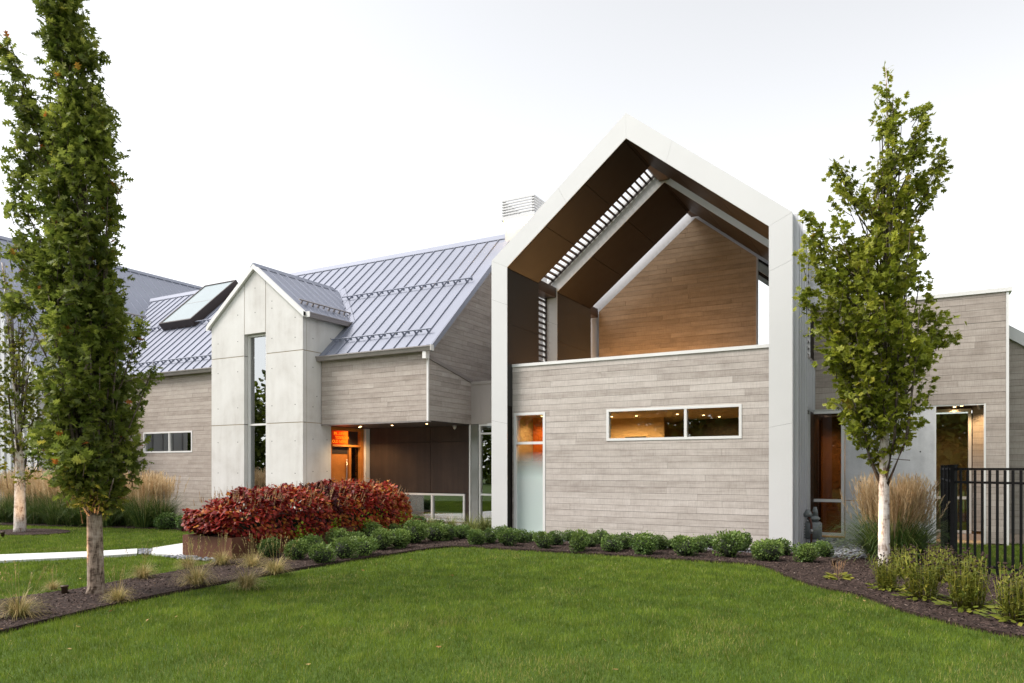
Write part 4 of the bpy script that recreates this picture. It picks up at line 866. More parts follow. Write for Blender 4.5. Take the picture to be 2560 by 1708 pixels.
# two dome cameras
def dome_cam(loc, label):
    x, y, z = loc; root = thing('security_camera', loc, label, 'camera', 'security cameras')
    tube('bracket', [(x, y, z), (x, y, z - 0.04)], [0.055, 0.055], M['camwhite'], root, 10)
    P = [(x, y, z - 0.04 - 0.012 * k) for k in range(7)]; tube('dome', P, [0.05, 0.049, 0.046, 0.04, 0.032, 0.02, 0.004], M['camwhite'], root, 10)
dome_cam((-11.35, 17.0, 2.798), 'small pale dome camera under the soffit beside the link glazing')
dome_cam((1.22, 18.2, 2.945), 'small pale dome camera in the annex recess corner')

# ================================================================== planter, fence, small fixtures
pl_ = thing('corten_planter', (-10.95, 8.5, 0), 'long rusted steel planter box filled with red coleus', 'planter')
PX0, PX1, PY0, PY1, PZ = -11.60, -10.292, 8.502, 14.0, 0.386
box('front_side', PX0, PX1, PY0, PY0 + 0.012, -0.02, PZ, M['corten2'], pl_)
box('long_side', PX1 - 0.012, PX1, PY0 + 0.0125, PY1, -0.02, PZ, M['corten2'], pl_); box('long_side', PX0, PX0 + 0.012, PY0 + 0.0125, PY1, -0.02, PZ, M['corten2'], pl_)
box('back_side', PX0 + 0.0125, PX1 - 0.0125, PY1 - 0.012, PY1, -0.02, PZ, M['corten2'], pl_)
boxes('rim', [(PX0 + 0.0125, PX0 + 0.05, PY0 + 0.013, PY1 - 0.013, PZ - 0.012, PZ - 0.001), (PX1 - 0.05, PX1 - 0.0125, PY0 + 0.013, PY1 - 0.013, PZ - 0.012, PZ - 0.001), (PX0 + 0.051, PX1 - 0.051, PY0 + 0.013, PY0 + 0.05, PZ - 0.012, PZ - 0.001)], M['corten2'], pl_)
box('soil', PX0 + 0.013, PX1 - 0.013, PY0 + 0.013, PY1 - 0.013, 0.0, PZ - 0.05, M['mulch'], pl_)

def fence(name, p0, p1, label, z1=1.60, posts=(0,), pick=0.111, flip=False):
    p0, p1 = np.array(p0, float), np.array(p1, float); L = np.linalg.norm(p1 - p0); d = (p1 - p0) / L; n = np.array([-d[1], d[0]])
    root = thing(name, (*p0, 0), label, 'fence', 'black metal fence runs')
    def bar(nm, s, w_, t_, za, zb, mat=M['blackmetal'], par=root):
        c = p0 + d * s; q = [c - d * w_ / 2 - n * t_ / 2, c + d * w_ / 2 - n * t_ / 2, c + d * w_ / 2 + n * t_ / 2, c - d * w_ / 2 + n * t_ / 2]
        return prism(nm, [(x, y, za) for x, y in q], (0, 0, zb - za), mat, par)
    for s in posts:
        o = bar('post', s, 0.066, 0.066, -0.02, z1 + 0.03); bar('post_cap', s, 0.08, 0.08, z1 + 0.031, z1 + 0.05, par=o)
    for (za, zb) in ((z1 - 0.035, z1 + 0.0), (z1 - 0.235, z1 - 0.20), (0.13, 0.165)):
        bar('rail', L / 2, L, 0.036, za, zb)
    s = pick
    while s < L - 0.03:
        if min(abs(s - q) for q in posts) > 0.05: bar('picket', s, 0.027, 0.027, 0.04, z1 - 0.036)
        s += pick
    return root
FC = np.array([0.535, 12.99]); FD = np.array([0.785, -0.62]); FD /= np.linalg.norm(FD)
fence('black_fence', FC, FC + FD * 4.2, 'black picket fence run from the corner post past the coneflowers', posts=(0, 1.83, 3.66))
fence('black_fence', (0.55, 13.06), (0.49, 17.4), 'black picket fence run going back from the corner post to the concrete wall', posts=(1.2, 2.4, 3.6), z1=1.60)

gm = thing('gas_meter', (-1.80, 15.9, 0), 'grey gas meter with rusty pipe beside the ribbed metal wall', 'gas meter')
gx, gy = -1.80, 15.9
def capsule(name, x0, x1, y0, y1, z0, z1, r, mat, parent):
    V = []; Fq = []; N = 20
    prof = [(z0, -r), (z0 + r, 0), (z1 - r, 0), (z1, -r)]
    for z, ins in prof:
        for k in range(N):
            a = 2 * math.pi * k / N; c, s = math.cos(a), math.sin(a); e = 0.45
            V.append(((x0 + x1) / 2 + (abs(c) ** e) * math.copysign(1, c) * ((x1 - x0) / 2 + ins), (y0 + y1) / 2 + (abs(s) ** e) * math.copysign(1, s) * ((y1 - y0) / 2 + ins), z))
    for i in range(3):
        for k in range(N): Fq.append((i * N + k, i * N + (k + 1) % N, (i + 1) * N + (k + 1) % N, (i + 1) * N + k))
    Fq += [tuple(range(N))[::-1], tuple(range(3 * N, 4 * N))]
    return put(name, V, Fq, mat, parent, True)
capsule('meter_body', gx - 0.16, gx + 0.16, gy - 0.13, gy + 0.13, 0.14, 0.50, 0.035, M['meter'], gm)
capsule('meter_head', gx - 0.125, gx + 0.125, gy - 0.11, gy + 0.11, 0.502, 0.62, 0.05, M['meter'], gm)
for k in range(6):
    for sx in (-1, 1): box('bolt', gx + sx * 0.15 - 0.012, gx + sx * 0.15 + 0.012, gy - 0.145, gy - 0.131, 0.17 + k * 0.055, 0.19 + k * 0.055, M['meter'], gm)
tube('regulator', [(gx - 0.10, gy - 0.07, 0.60), (gx - 0.10, gy - 0.07, 0.66), (gx - 0.10, gy - 0.07, 0.71), (gx - 0.10, gy - 0.07, 0.75)], [0.085, 0.09, 0.06, 0.035], M['meter'], gm, 14)
tube('regulator', [(gx + 0.03, gy + 0.02, 0.60), (gx + 0.03, gy + 0.02, 0.72), (gx + 0.03, gy + 0.02, 0.80)], [0.06, 0.05, 0.03], M['meter'], gm, 12)
tube('supply_pipe', [(gx - 0.02, gy - 0.17, 0.0), (gx - 0.02, gy - 0.17, 0.45), (gx - 0.05, gy - 0.12, 0.56), (gx - 0.10, gy - 0.07, 0.62)], 0.021, M['rust'], gm, 8)
tube('house_pipe', [(gx + 0.02, gy, 0.68), (gx - 0.12, gy, 0.68), (gx - 0.22, gy, 0.68)], 0.022, M['rust'], gm, 8)
tube('valve', [(gx - 0.02, gy - 0.17, 0.26), (gx - 0.02, gy - 0.17, 0.29), (gx - 0.02, gy - 0.17, 0.33), (gx - 0.02, gy - 0.17, 0.36)], [0.02, 0.038, 0.038, 0.02], M['steel'], gm, 8)

def uplight(loc, target, e, label, spot=55):
    x, y, _ = loc; root = thing('landscape_light', (x, y, 0.03), label, 'garden light', 'low landscape lights')
    tube('stem', [(x, y, 0.0), (x, y, 0.03)], 0.02, M['lampbody'], root, 8)
    tube('lamp_body', [(x, y, 0.03), (x, y, 0.035), (x, y, 0.10), (x, y, 0.11), (x, y, 0.12)], [0.02, 0.036, 0.036, 0.045, 0.045], M['lampbody'], root, 12)
    tube('lens', [(x, y, 0.121), (x, y, 0.124)], 0.030, M['lamp_dim'], root, 12)
    tube('hood', [(x, y, 0.112), (x, y, 0.13)], [0.046, 0.046], M['lampbody'], root, 12)
    l = bpy.data.lights.new('uplight_lamp', 'SPOT'); l.energy = e; l.spot_size = R(spot); l.spot_blend = 0.8; l.color = (1.0, 0.58, 0.28); l.shadow_soft_size = 0.04
    o = bpy.data.objects.new('uplight_lamp', l); col.objects.link(o); o.parent = root; o.location = (0, 0, 0.15)
    o.rotation_euler = (Vector(loc) + Vector((0, 0, 0.2)) - Vector(target)).to_track_quat('Z', 'Y').to_euler()
uplight((-9.27, 5.13, 0), (-8.95, 5.32, 1.0), 42, 'small bronze uplight in the mulch beside the oak trunk')
uplight((-18.3, 8.75, 0), (-19.35, 9.66, 1.0), 40, 'small bronze uplight in the mulch ring of the slim maple')
uplight((-1.12, 12.60, 0), (-0.42, 12.72, 0.9), 55, 'small bronze uplight in the mulch beside the white maple trunk')

# ================================================================== plants
LEAF_OAK = ([], [])
def lobed(tips):
    T, Fc = [], []
    for (xa, xb, xt, yt) in tips:
        for s in (1, -1):
            n = len(T); T += [(xa, 0, 0), (xb, 0, 0), (xt, s * yt, -0.22 * yt)]; Fc.append((n, n + 1, n + 2) if s > 0 else (n + 1, n, n + 2))
    return np.array(T), np.array(Fc)
OAK_T, OAK_F = lobed([(0.05, 0.34, 0.26, 0.30), (0.26, 0.62, 0.56, 0.46), (0.52, 0.84, 0.82, 0.32), (0.62, 1.0, 0.80, 0.10)])
MAP_T, MAP_F = lobed([(0.0, 0.40, 0.12, 0.34), (0.10, 0.66, 0.50, 0.56), (0.28, 0.82, 0.78, 0.36), (0.35, 1.06, 0.66, 0.17)])
OVATE_T = np.array([(0, 0, 0), (.35, .34, -.06), (.7, .27, -.08), (1, 0, -.14), (.7, -.27, -.08), (.35, -.34, -.06), (.5, 0, .03)]); OVATE_F = np.array([(0, 6, 1), (1, 6, 2), (2, 6, 3), (3, 6, 4), (4, 6, 5), (5, 6, 0)])
DIA_T = np.array([(0, 0, 0), (.5, .3, .03), (1, 0, 0), (.5, -.3, .03)]); DIA_F = np.array([(0, 2, 1), (0, 3, 2)])
def frames(dirs, roll):
    """rotation matrices with x axis along dirs, z axis as far up as possible then rolled"""
    d = dirs / (np.linalg.norm(dirs, axis=1, keepdims=True) + 1e-9)
    up = np.tile(np.array([0, 0, 1.0]), (len(d), 1)); y = np.cross(up, d); y /= (np.linalg.norm(y, axis=1, keepdims=True) + 1e-9); z = np.cross(d, y)
    c, s = np.cos(roll)[:, None], np.sin(roll)[:, None]
    y2 = y * c + z * s; z2 = -y * s + z * c
    return np.stack([d, y2, z2], 2)
def tubes_mesh(name, lines, mat, parent, seg=5):
    V, F = [], []
    for P, r in lines: tube_vf(P, r, seg, V, F)
    return put(name, V, F, mat, parent, True)
def make_tree(name, base, label, env, trunk, blobs, barkm, leafm, leafT, leafF, ntw, nleaf, lsz, tonef, limbs, up, seed, px, cpx, twig_len=0.34, group=None, depth_r=1.0, slim=0.10):
    """env rows: (z, centre px, half px) with px metres each -> crown envelope that leans with the tree; blobs: (px, z, r m) loose sprays"""
    r_ = np.random.default_rng(seed)
    root = thing(name, base, label, 'tree', group)
    base = np.array(base, float); E = np.array(env, float)
    cz = lambda z: (np.interp(z, E[:, 0], E[:, 1]) - cpx) * px; hz = lambda z: max(np.interp(z, E[:, 0], E[:, 2]) * px - slim, 0.03)
    # trunk
    tp = [base + RT * dx + np.array([0, 0, z]) for z, dx, r in trunk]; V, F = tube_vf(tp, [r for z, dx, r in trunk], 14)
    put('trunk', V, F, M[barkm], root, True)
    trz = np.array([t[0] for t in trunk]); trx = np.array([t[1] for t in trunk]); trr = np.array([t[2] for t in trunk])
    lines = []; tips = []
    # limbs
    for k in range(limbs):
        z0 = r_.uniform(trz[-1] * 0.14, trz[-1] * 0.72) if up < 0.9 else trunk[2][0] * r_.uniform(0.93, 1.05) if k < limbs * 0.55 else r_.uniform(trz[-1] * 0.2, trz[-1] * 0.75)
        z0 = max(z0, trunk[2][0] * 0.93); a = r_.uniform(0, 2 * np.pi)
        z1 = min(z0 + r_.uniform(1.0, 2.8) * (1.0 if up < 0.9 else 1.25), E[-1, 0] - 0.1)
        rr = hz(z1) * r_.uniform(0.35, 0.85)
        p0 = base + RT * np.interp(z0, trz, trx) + np.array([0, 0, z0]); p3 = base + RT * cz(z1) + np.array([0, 0, z1]) + (RT * math.cos(a) + FW * math.sin(a) * depth_r) * rr
        out = (RT * math.cos(a) + FW * math.sin(a)) * rr * (0.55 if up < 0.9 else 0.35)
        pts = [p0, p0 * 0.7 + p3 * 0.3 + out * 0.5 + np.array([0, 0, 0.0]), p0 * 0.35 + p3 * 0.65 + out * 0.3, p3]
        b = np.interp(z0, trz, trr); lines.append((pts, [b * 0.45, b * 0.28, b * 0.18, 0.005])); tips.append(pts)
    # twigs inside the envelope
    zs = []; 
    zz = np.linspace(E[0, 0], E[-1, 0], 200); wgt = np.array([hz(z) for z in zz]) ** 1.35 + 0.02; wgt /= wgt.sum()
    z = r_.choice(zz, ntw, p=wgt) + r_.normal(0, 0.03, ntw); a = r_.uniform(0, 2 * np.pi, ntw); rad = np.sqrt(r_.uniform(0.08, 1.0, ntw)) 
    lump = 0.80 + 0.24 * np.sin(a * 3 + z * 2.3 + seed) * np.sin(z * 3.1 + a)
    rad = rad * np.clip(lump, 0.5, 1.06)
    ctr = base[None] + RT[None] * np.array([cz(q) for q in z])[:, None] + np.array([0, 0, 1.0])[None] * z[:, None]
    off = (RT[None] * np.cos(a)[:, None] + FW[None] * np.sin(a)[:, None] * depth_r) * (rad * np.array([hz(q) for q in z]))[:, None]
    tipsP = ctr + off; outd = off / (np.linalg.norm(off, axis=1, keepdims=True) + 1e-6)
    cnt = np.full(ntw, nleaf)
    for (bx, bz, br, nb) in blobs:
        p = base + RT * (bx - cpx) * px + np.array([0, 0, bz]); q = p + r_.normal(0, 0.5, (nb, 3)) * br
        tipsP = np.vstack([tipsP, q]); outd = np.vstack([outd, np.tile(RT * np.sign(bx - cpx), (nb, 1))]); cnt = np.append(cnt, np.full(nb, nleaf))
        zb = max(bz - 1.3, trunk[2][0]); s0 = base + RT * (np.interp(zb, trz, trx)) + np.array([0, 0, zb]); lines.append(([s0, s0 * 0.5 + p * 0.5 + RT * (bx - cpx) * px * 0.12, p], [0.018, 0.011, 0.004]))
    td = outd * r_.uniform(0.15, 0.75, len(outd))[:, None] * (1.0 if up < 0.9 else 0.55) + np.array([0, 0, 1.0])[None] * r_.uniform(0.35, 1.1, len(outd))[:, None] * up + r_.normal(0, 0.22, (len(outd), 3))
    td /= np.linalg.norm(td, axis=1, keepdims=True); tl = twig_len * r_.uniform(0.6, 1.3, len(td))
    for i in range(0, len(td)):
        lines.append(([tipsP[i] - td[i] * tl[i] * (0.7 if i % 3 else 1.0), tipsP[i], tipsP[i] + td[i] * tl[i] * 0.45], [0.006, 0.0035, 0.0015]))
    tubes_mesh('branches', [l for l in lines], M['twig' if barkm != 'bark_pale' else 'bark_pale'] if limbs > 60 else M['twig'], root, 4)
    N = int(cnt.sum()); idx = np.repeat(np.arange(len(td)), cnt); s = r_.uniform(-0.55, 0.55, N)
    P = tipsP[idx] + td[idx] * (s * tl[idx])[:, None] + r_.normal(0, 0.035, (N, 3))
    ld = td[idx] * r_.uniform(0.0, 0.6, N)[:, None] + r_.normal(0, 0.75, (N, 3)) + outd[idx] * 0.45 + np.array([0, 0, -0.18])
    Rm = frames(ld, r_.normal(0, 0.8, N)); sz = lsz * r_.uniform(0.6, 1.2, N)
    twt = r_.normal(0, 0.12, len(td)); tone = np.clip(tonef(r_, N, (P[:, 2] - E[0, 0]) / (E[-1, 0] - E[0, 0])) + twt[idx], 0, 1)
    V, F, tt = cloud(leafT, leafF, P, Rm, sz, tone)
    og = base.copy(); me = npmesh('crown', V - og, F, M[leafm], tt); o = link('crown', me, root, og); o['kind'] = 'stuff'
    return root
def tone_oak(r_, n, f):
    t = r_.beta(2.2, 2.6, n) * 0.86; t[r_.random(n) < 0.007] = 0.985; return t
OB = (*G(240, 1488)[:2], 0.0)
make_tree('oak_tree', OB, 'tall columnar oak with dark lobed leaves in the mulch bed', [(1.12, 255, 48), (1.32, 240, 95), (1.7, 234, 125), (2.2, 231, 136), (2.7, 226, 136), (3.2, 218, 132), (3.7, 202, 132), (4.2, 190, 126), (4.7, 200, 116), (5.2, 196, 116), (5.7, 200, 98), (6.2, 196, 82), (6.7, 180, 68), (7.2, 156, 64), (7.45, 148, 68), (8.2, 145, 48), (8.9, 140, 8)],
    [(-0.02, 0.0, 0.135), (0.09, 0.0, 0.098), (1.05, -0.02, 0.084), (1.35, -0.03, 0.074), (2.5, -0.06, 0.065), (4.5, -0.16, 0.045), (6.5, -0.32, 0.022), (8.2, -0.46, 0.008)],
    [(62, 5.35, .20, 12), (70, 5.7, .18, 10), (78, 6.0, .15, 8), (55, 6.3, .10, 5), (40, 6.62, .07, 4), (22, 6.85, .06, 3), (105, 5.95, .10, 4), (95, 6.15, .07, 3), (55, 4.35, .22, 12), (75, 3.95, .22, 12), (48, 3.65, .16, 8), (378, 2.75, .05, 2), (350, 3.3, .08, 4), (100, 1.9, .15, 6), (60, 4.9, .2, 9)],
    'bark_oak', 'oak', OAK_T, OAK_F, 1050, 18, 0.112, tone_oak, 46, 1.0, 5, 0.005, 240, 0.28, slim=0.07)
def tone_map(r_, n, f): return np.clip(r_.beta(2.2, 2.4, n) * 0.8 + 0.14 * f, 0, 1)
MB_ = (*G(2210, 1424)[:2], 0.0)
make_tree('maple_tree', MB_, 'young green maple with white trunk in front of the annex', [(1.58, 2205, 26), (1.85, 2197, 66), (2.29, 2200, 118), (2.67, 2204, 140), (3.3, 2195, 166), (3.92, 2190, 172), (4.55, 2178, 158), (4.86, 2185, 142), (5.18, 2225, 100), (5.5, 2240, 88), (5.8, 2243, 92), (6.1, 2235, 84), (6.44, 2228, 66), (6.75, 2226, 58), (7.06, 2221, 48), (7.4, 2216, 44), (7.7, 2215, 30), (8.02, 2214, 7)],
    [(-0.02, 0.0, 0.105), (0.12, 0.0, 0.088), (1.30, 0.0, 0.076), (1.6, 0.0, 0.07), (3.0, 0.02, 0.055), (5.0, 0.07, 0.036), (7.0, 0.06, 0.016), (7.9, 0.03, 0.005)],
    [(2062, 4.92, .24, 10), (2045, 5.2, .14, 6), (2035, 5.45, .08, 4), (2085, 4.6, .3, 12), (2090, 5.35, .12, 5), (2120, 6.0, .2, 8), (2098, 6.22, .1, 5), (2150, 5.75, .2, 8), (2340, 6.25, .12, 5), (2348, 6.42, .08, 4), (2322, 5.95, .16, 6), (2302, 6.9, .12, 5), (2306, 7.25, .06, 3), (2292, 6.6, .14, 6), (2030, 4.2, .15, 6), (2335, 3.6, .16, 7)],
    'bark_pale', 'maple', MAP_T, MAP_F, 640, 16, 0.10, tone_map, 40, 0.75, 9, 0.00628, 2210, 0.36, slim=0.12)
SB_ = (*G(50, 1331)[:2], 0.0)
make_tree('maple_tree', SB_, 'slim sparse yellow green maple in a mulch ring at the far left', [(1.15, 50, 22), (1.35, 50, 48), (1.8, 52, 72), (2.8, 56, 78), (3.8, 48, 70), (4.8, 36, 52), (5.8, 22, 34), (6.8, 8, 8)],
    [(-0.02, 0.0, 0.15), (0.12, 0.0, 0.135), (1.15, 0.0, 0.115), (1.5, 0.0, 0.10), (3.0, -0.05, 0.07), (5.0, -0.25, 0.035), (6.7, -0.45, 0.01)],
    [(98, 4.6, .3, 5), (100, 5.2, .25, 4), (104, 5.8, .15, 3), (60, 5.6, .25, 4), (110, 2.0, .3, 5)],
    'bark_pale', 'maple2', MAP_T, MAP_F, 150, 13, 0.105, lambda r_, n, f: r_.beta(2, 2, n), 26, 0.85, 15, 0.00994, 50, 0.42)
oakroot = bpy.data.objects['oak_tree']
# epicormic sprigs and knobby fork where the oak branches leave the trunk
LN = []
for k in range(20):
    a = random.uniform(0, 6.28); p0 = np.array(OB) + np.array([0, 0, random.uniform(1.0, 1.2)]) + (RT * math.cos(a) + FW * math.sin(a)) * 0.08
    p2 = p0 + (RT * math.cos(a) + FW * math.sin(a)) * random.uniform(0.05, 0.3) + np.array([0, 0, random.uniform(0.35, 0.8)])
    LN.append(([p0, p0 * 0.6 + p2 * 0.4 + (RT * math.cos(a) + FW * math.sin(a)) * 0.05, p2], [random.uniform(0.012, 0.03), 0.012, 0.006]))
tubes_mesh('fork_branches', LN, M['bark_oak'], oakroot, 7)

def blob(name, r, mat, parent, origin, flat=0.9, seed=0):
    """lumpy core ball"""
    V, F = [], []; nu, nv = 12, 8; rr = random.Random(seed)
    for j in range(nv + 1):
        th_ = math.pi * j / nv
        for i in range(nu):
            ph = 2 * math.pi * i / nu; k = r * (0.9 + 0.12 * math.sin(3 * ph + seed) * math.sin(2 * th_))
            V.append((k * math.sin(th_) * math.cos(ph), k * math.sin(th_) * math.sin(ph), r * flat + k * flat * math.cos(th_)))
    for j in range(nv):
        for i in range(nu): F.append((j * nu + i, (j + 1) * nu + i, (j + 1) * nu + (i + 1) % nu, j * nu + (i + 1) % nu))
    me = bpy.data.meshes.new(name); me.from_pydata(V, [], F); me.materials.append(mat); return me
def boxwood_meshes(seed, light):
    """an uneven bush: several overlapping leafy lobes, young shoots on top"""
    r_ = np.random.default_rng(seed); n = 1900
    lobes = [(np.array([0, 0, 0.72]), 0.70)] + [(np.array([math.cos(a) * r_.uniform(.3, .5), math.sin(a) * r_.uniform(.3, .5), r_.uniform(.42, 1.05)]), r_.uniform(.38, .56)) for a in r_.uniform(0, 6.28, 7)]
    wt = np.array([l[1] ** 2 for l in lobes]); wt[0] *= 0.8; li = r_.choice(len(lobes), n, p=wt / wt.sum())
    C_ = np.array([l[0] for l in lobes])[li]; Rr = np.array([l[1] for l in lobes])[li]
    d = r_.normal(0, 1, (n, 3)); d /= np.linalg.norm(d, axis=1, keepdims=True)
    P = C_ + d * (Rr * r_.uniform(0.82, 1.06, n))[:, None]; P[:, 2] = np.maximum(P[:, 2], r_.uniform(0.02, 0.12, n))
    sp = (r_.random(n) < 0.035) & (P[:, 2] > 1.0); P[sp, 2] += r_.uniform(0.04, 0.26, sp.sum())
    out = P - np.array([0, 0, 0.7]); out /= np.linalg.norm(out, axis=1, keepdims=True)
    ld = out + r_.normal(0, 0.7, (n, 3)) + np.array([0, 0, 0.35]); Rm = frames(ld, r_.uniform(-1.5, 1.5, n)); sz = r_.uniform(0.09, 0.19, n)
    lt = r_.normal(0, 0.08, len(lobes))[li]
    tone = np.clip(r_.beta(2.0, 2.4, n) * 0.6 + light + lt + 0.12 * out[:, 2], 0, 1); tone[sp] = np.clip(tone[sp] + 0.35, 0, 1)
    V, F, t_ = cloud(DIA_T, DIA_F, P, Rm, sz, tone)
    return npmesh('boxwood_foliage', V, F, M['box'], t_), blob('boxwood_core', 0.62, M['core'], None, None, 0.95, seed)
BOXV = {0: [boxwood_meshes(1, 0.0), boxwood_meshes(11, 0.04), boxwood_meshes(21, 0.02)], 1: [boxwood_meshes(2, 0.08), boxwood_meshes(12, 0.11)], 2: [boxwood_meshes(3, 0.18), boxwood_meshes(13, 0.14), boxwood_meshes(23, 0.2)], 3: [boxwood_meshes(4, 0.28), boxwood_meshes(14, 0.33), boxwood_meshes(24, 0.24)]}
def shrub(px, py, rpx, label, kind, group):
    rpx = rpx * (1.22 if 'planter' in group else 1.08)
    p = G(px, py); d = p @ FW; r = rpx / 1800 * d; p = p + FW * r * 0.75
    root = thing('boxwood_shrub', (p[0], p[1], 0.02), label, 'shrub', group); root.rotation_euler = (0, 0, random.uniform(0, 6.28)); sc_ = r * 1.16; root.scale = (sc_ * random.uniform(0.9, 1.12), sc_ * random.uniform(0.9, 1.12), sc_ * random.uniform(0.85, 1.12))
    bm_ = random.choice(BOXV[kind])
    for nm, me in (('foliage', bm_[0]), ('twig_core', bm_[1])):
        o = bpy.data.objects.new(nm, me); col.objects.link(o); o.parent = root
        if nm == 'foliage': o['kind'] = 'stuff'
ORD = ['first', 'second', 'third', 'fourth', 'fifth', 'sixth', 'seventh', 'eighth', 'ninth', 'tenth', 'eleventh', 'twelfth', 'thirteenth', 'fourteenth', 'fifteenth', 'sixteenth', 'seventeenth', 'eighteenth']
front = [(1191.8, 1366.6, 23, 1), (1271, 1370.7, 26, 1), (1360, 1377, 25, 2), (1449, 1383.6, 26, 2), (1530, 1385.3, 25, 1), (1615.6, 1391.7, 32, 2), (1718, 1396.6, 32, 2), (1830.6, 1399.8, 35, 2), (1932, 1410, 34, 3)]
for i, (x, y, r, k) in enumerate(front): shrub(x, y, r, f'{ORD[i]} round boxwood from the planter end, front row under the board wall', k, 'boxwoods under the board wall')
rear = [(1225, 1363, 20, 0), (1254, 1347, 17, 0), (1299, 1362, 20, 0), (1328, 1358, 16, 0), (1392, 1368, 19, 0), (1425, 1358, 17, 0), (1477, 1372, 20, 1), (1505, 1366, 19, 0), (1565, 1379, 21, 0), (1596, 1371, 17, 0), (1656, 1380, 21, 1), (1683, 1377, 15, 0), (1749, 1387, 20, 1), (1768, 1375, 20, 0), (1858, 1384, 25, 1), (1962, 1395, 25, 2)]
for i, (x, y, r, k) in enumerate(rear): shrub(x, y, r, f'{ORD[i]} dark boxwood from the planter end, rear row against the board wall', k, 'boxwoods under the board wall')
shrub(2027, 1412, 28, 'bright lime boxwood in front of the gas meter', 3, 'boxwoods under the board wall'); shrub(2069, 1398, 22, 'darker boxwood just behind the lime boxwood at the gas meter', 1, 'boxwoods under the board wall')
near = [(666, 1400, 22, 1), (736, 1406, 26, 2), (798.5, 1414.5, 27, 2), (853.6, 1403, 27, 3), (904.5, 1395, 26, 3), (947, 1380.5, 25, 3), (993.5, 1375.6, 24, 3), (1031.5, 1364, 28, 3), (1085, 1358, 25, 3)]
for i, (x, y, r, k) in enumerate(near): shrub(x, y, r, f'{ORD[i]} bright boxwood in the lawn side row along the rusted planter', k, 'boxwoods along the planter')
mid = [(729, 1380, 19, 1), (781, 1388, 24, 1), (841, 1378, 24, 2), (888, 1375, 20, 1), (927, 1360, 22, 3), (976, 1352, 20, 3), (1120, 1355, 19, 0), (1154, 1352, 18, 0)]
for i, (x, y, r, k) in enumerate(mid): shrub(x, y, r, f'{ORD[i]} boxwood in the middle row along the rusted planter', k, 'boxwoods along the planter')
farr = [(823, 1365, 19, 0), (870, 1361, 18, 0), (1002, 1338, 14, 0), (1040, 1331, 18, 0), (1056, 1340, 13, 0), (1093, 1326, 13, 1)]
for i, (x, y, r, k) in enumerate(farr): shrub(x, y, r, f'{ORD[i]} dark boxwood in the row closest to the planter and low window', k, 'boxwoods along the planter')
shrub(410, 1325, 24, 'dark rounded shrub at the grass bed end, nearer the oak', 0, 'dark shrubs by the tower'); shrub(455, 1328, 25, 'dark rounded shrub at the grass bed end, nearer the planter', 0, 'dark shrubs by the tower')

# ---- blades: ribbons that arch outwards
def blades(n, r0, L, arch, w_, r_, spread=1.0, segs=4, tone=(0.2, 0.9), stiff=0.0):
    a = r_.uniform(0, 2 * np.pi, n); rr = r0 * np.sqrt(r_.random(n)); Ln = L * r_.uniform(0.55, 1.1, n); lean = np.abs(r_.normal(0.30, 0.28, n)) * spread; ar = arch * r_.uniform(0.4, 1.4, n)
    s = np.linspace(0, 1, segs + 1); out = np.stack([np.cos(a), np.sin(a)], 1); side = np.stack([-np.sin(a), np.cos(a)], 1)
    V = np.zeros((n, segs + 1, 2, 3))
    for j, t in enumerate(s):
        ang = lean + ar * t * t; 
        if j == 0: hx = np.zeros(n); hz_ = np.zeros(n)
        else:
            hx = hx + Ln / segs * np.sin(ang); hz_ = hz_ + Ln / segs * np.cos(ang)
        wd = w_ * (1 - t ** 1.6) + 0.0006
        c = np.column_stack([(rr + hx)[:, None] * out, np.maximum(hz_, 0.004)])
        for q, sg in ((0, -1), (1, 1)): V[:, j, q, :2] = c[:, :2] + side * (sg * wd / 2); V[:, j, q, 2] = c[:, 2]
    V = V.reshape(n, -1, 3); Fb = []
    for j in range(segs): b = 2 * j; Fb += [(b, b + 1, b + 3), (b, b + 3, b + 2)]
    F = (np.array(Fb)[None] + (np.arange(n) * 2 * (segs + 1))[:, None, None]).reshape(-1, 3)
    tn = np.repeat(np.clip(r_.uniform(tone[0], tone[1], n), 0, 1), 2 * (segs + 1))
    return V.reshape(-1, 3), F, tn
def plumes(n, r0, H_, r_, spread=0.25, tone=(0, 1), hair=14, size=0.05, hl=0.38):
    """feathery seed heads: stalk plus many fine spikelets along its upper part"""
    Vs, Fs, Ts = [], [], []; off = 0
    for i in range(n):
        a = r_.uniform(0, 6.28); rr = r0 * math.sqrt(r_.random()); ln = abs(r_.normal(0, spread)); h = H_ * r_.uniform(0.78, 1.08)
        b = np.array([rr * math.cos(a), rr * math.sin(a), 0]); d = np.array([math.cos(a) * math.sin(ln), math.sin(a) * math.sin(ln), math.cos(ln)]); tip = b + d * h; t0 = r_.uniform(*tone)
        s = np.cross(d, (0, 0, 1.0)) + np.array([0.001, 0.001, 0]); s /= np.linalg.norm(s); w_ = 0.0018
        st = [b - s * w_, b + s * w_, tip + s * 0.001, tip - s * 0.001]; Vs += st; Fs += [(off, off + 1, off + 2), (off, off + 2, off + 3)]; Ts += [t0] * 4; off += 4
        for k in range(hair):
            f = 1 - hl * (k + r_.random()) / hair; p = b + d * h * f; dd = d * 1.0 + r_.normal(0, 0.22, 3); dd /= np.linalg.norm(dd); sz = size * r_.uniform(0.6, 1.2); sd = np.cross(dd, r_.normal(0, 1, 3)); sd /= np.linalg.norm(sd) + 1e-9
            Vs += [p - sd * 0.005, p + dd * sz * 0.5 + sd * 0.009, p + dd * sz]; Fs.append((off, off + 1, off + 2)); Ts += [np.clip(t0 + r_.normal(0, .12), 0, 1)] * 3; off += 3
    return np.array(Vs), np.array(Fs), np.array(Ts)
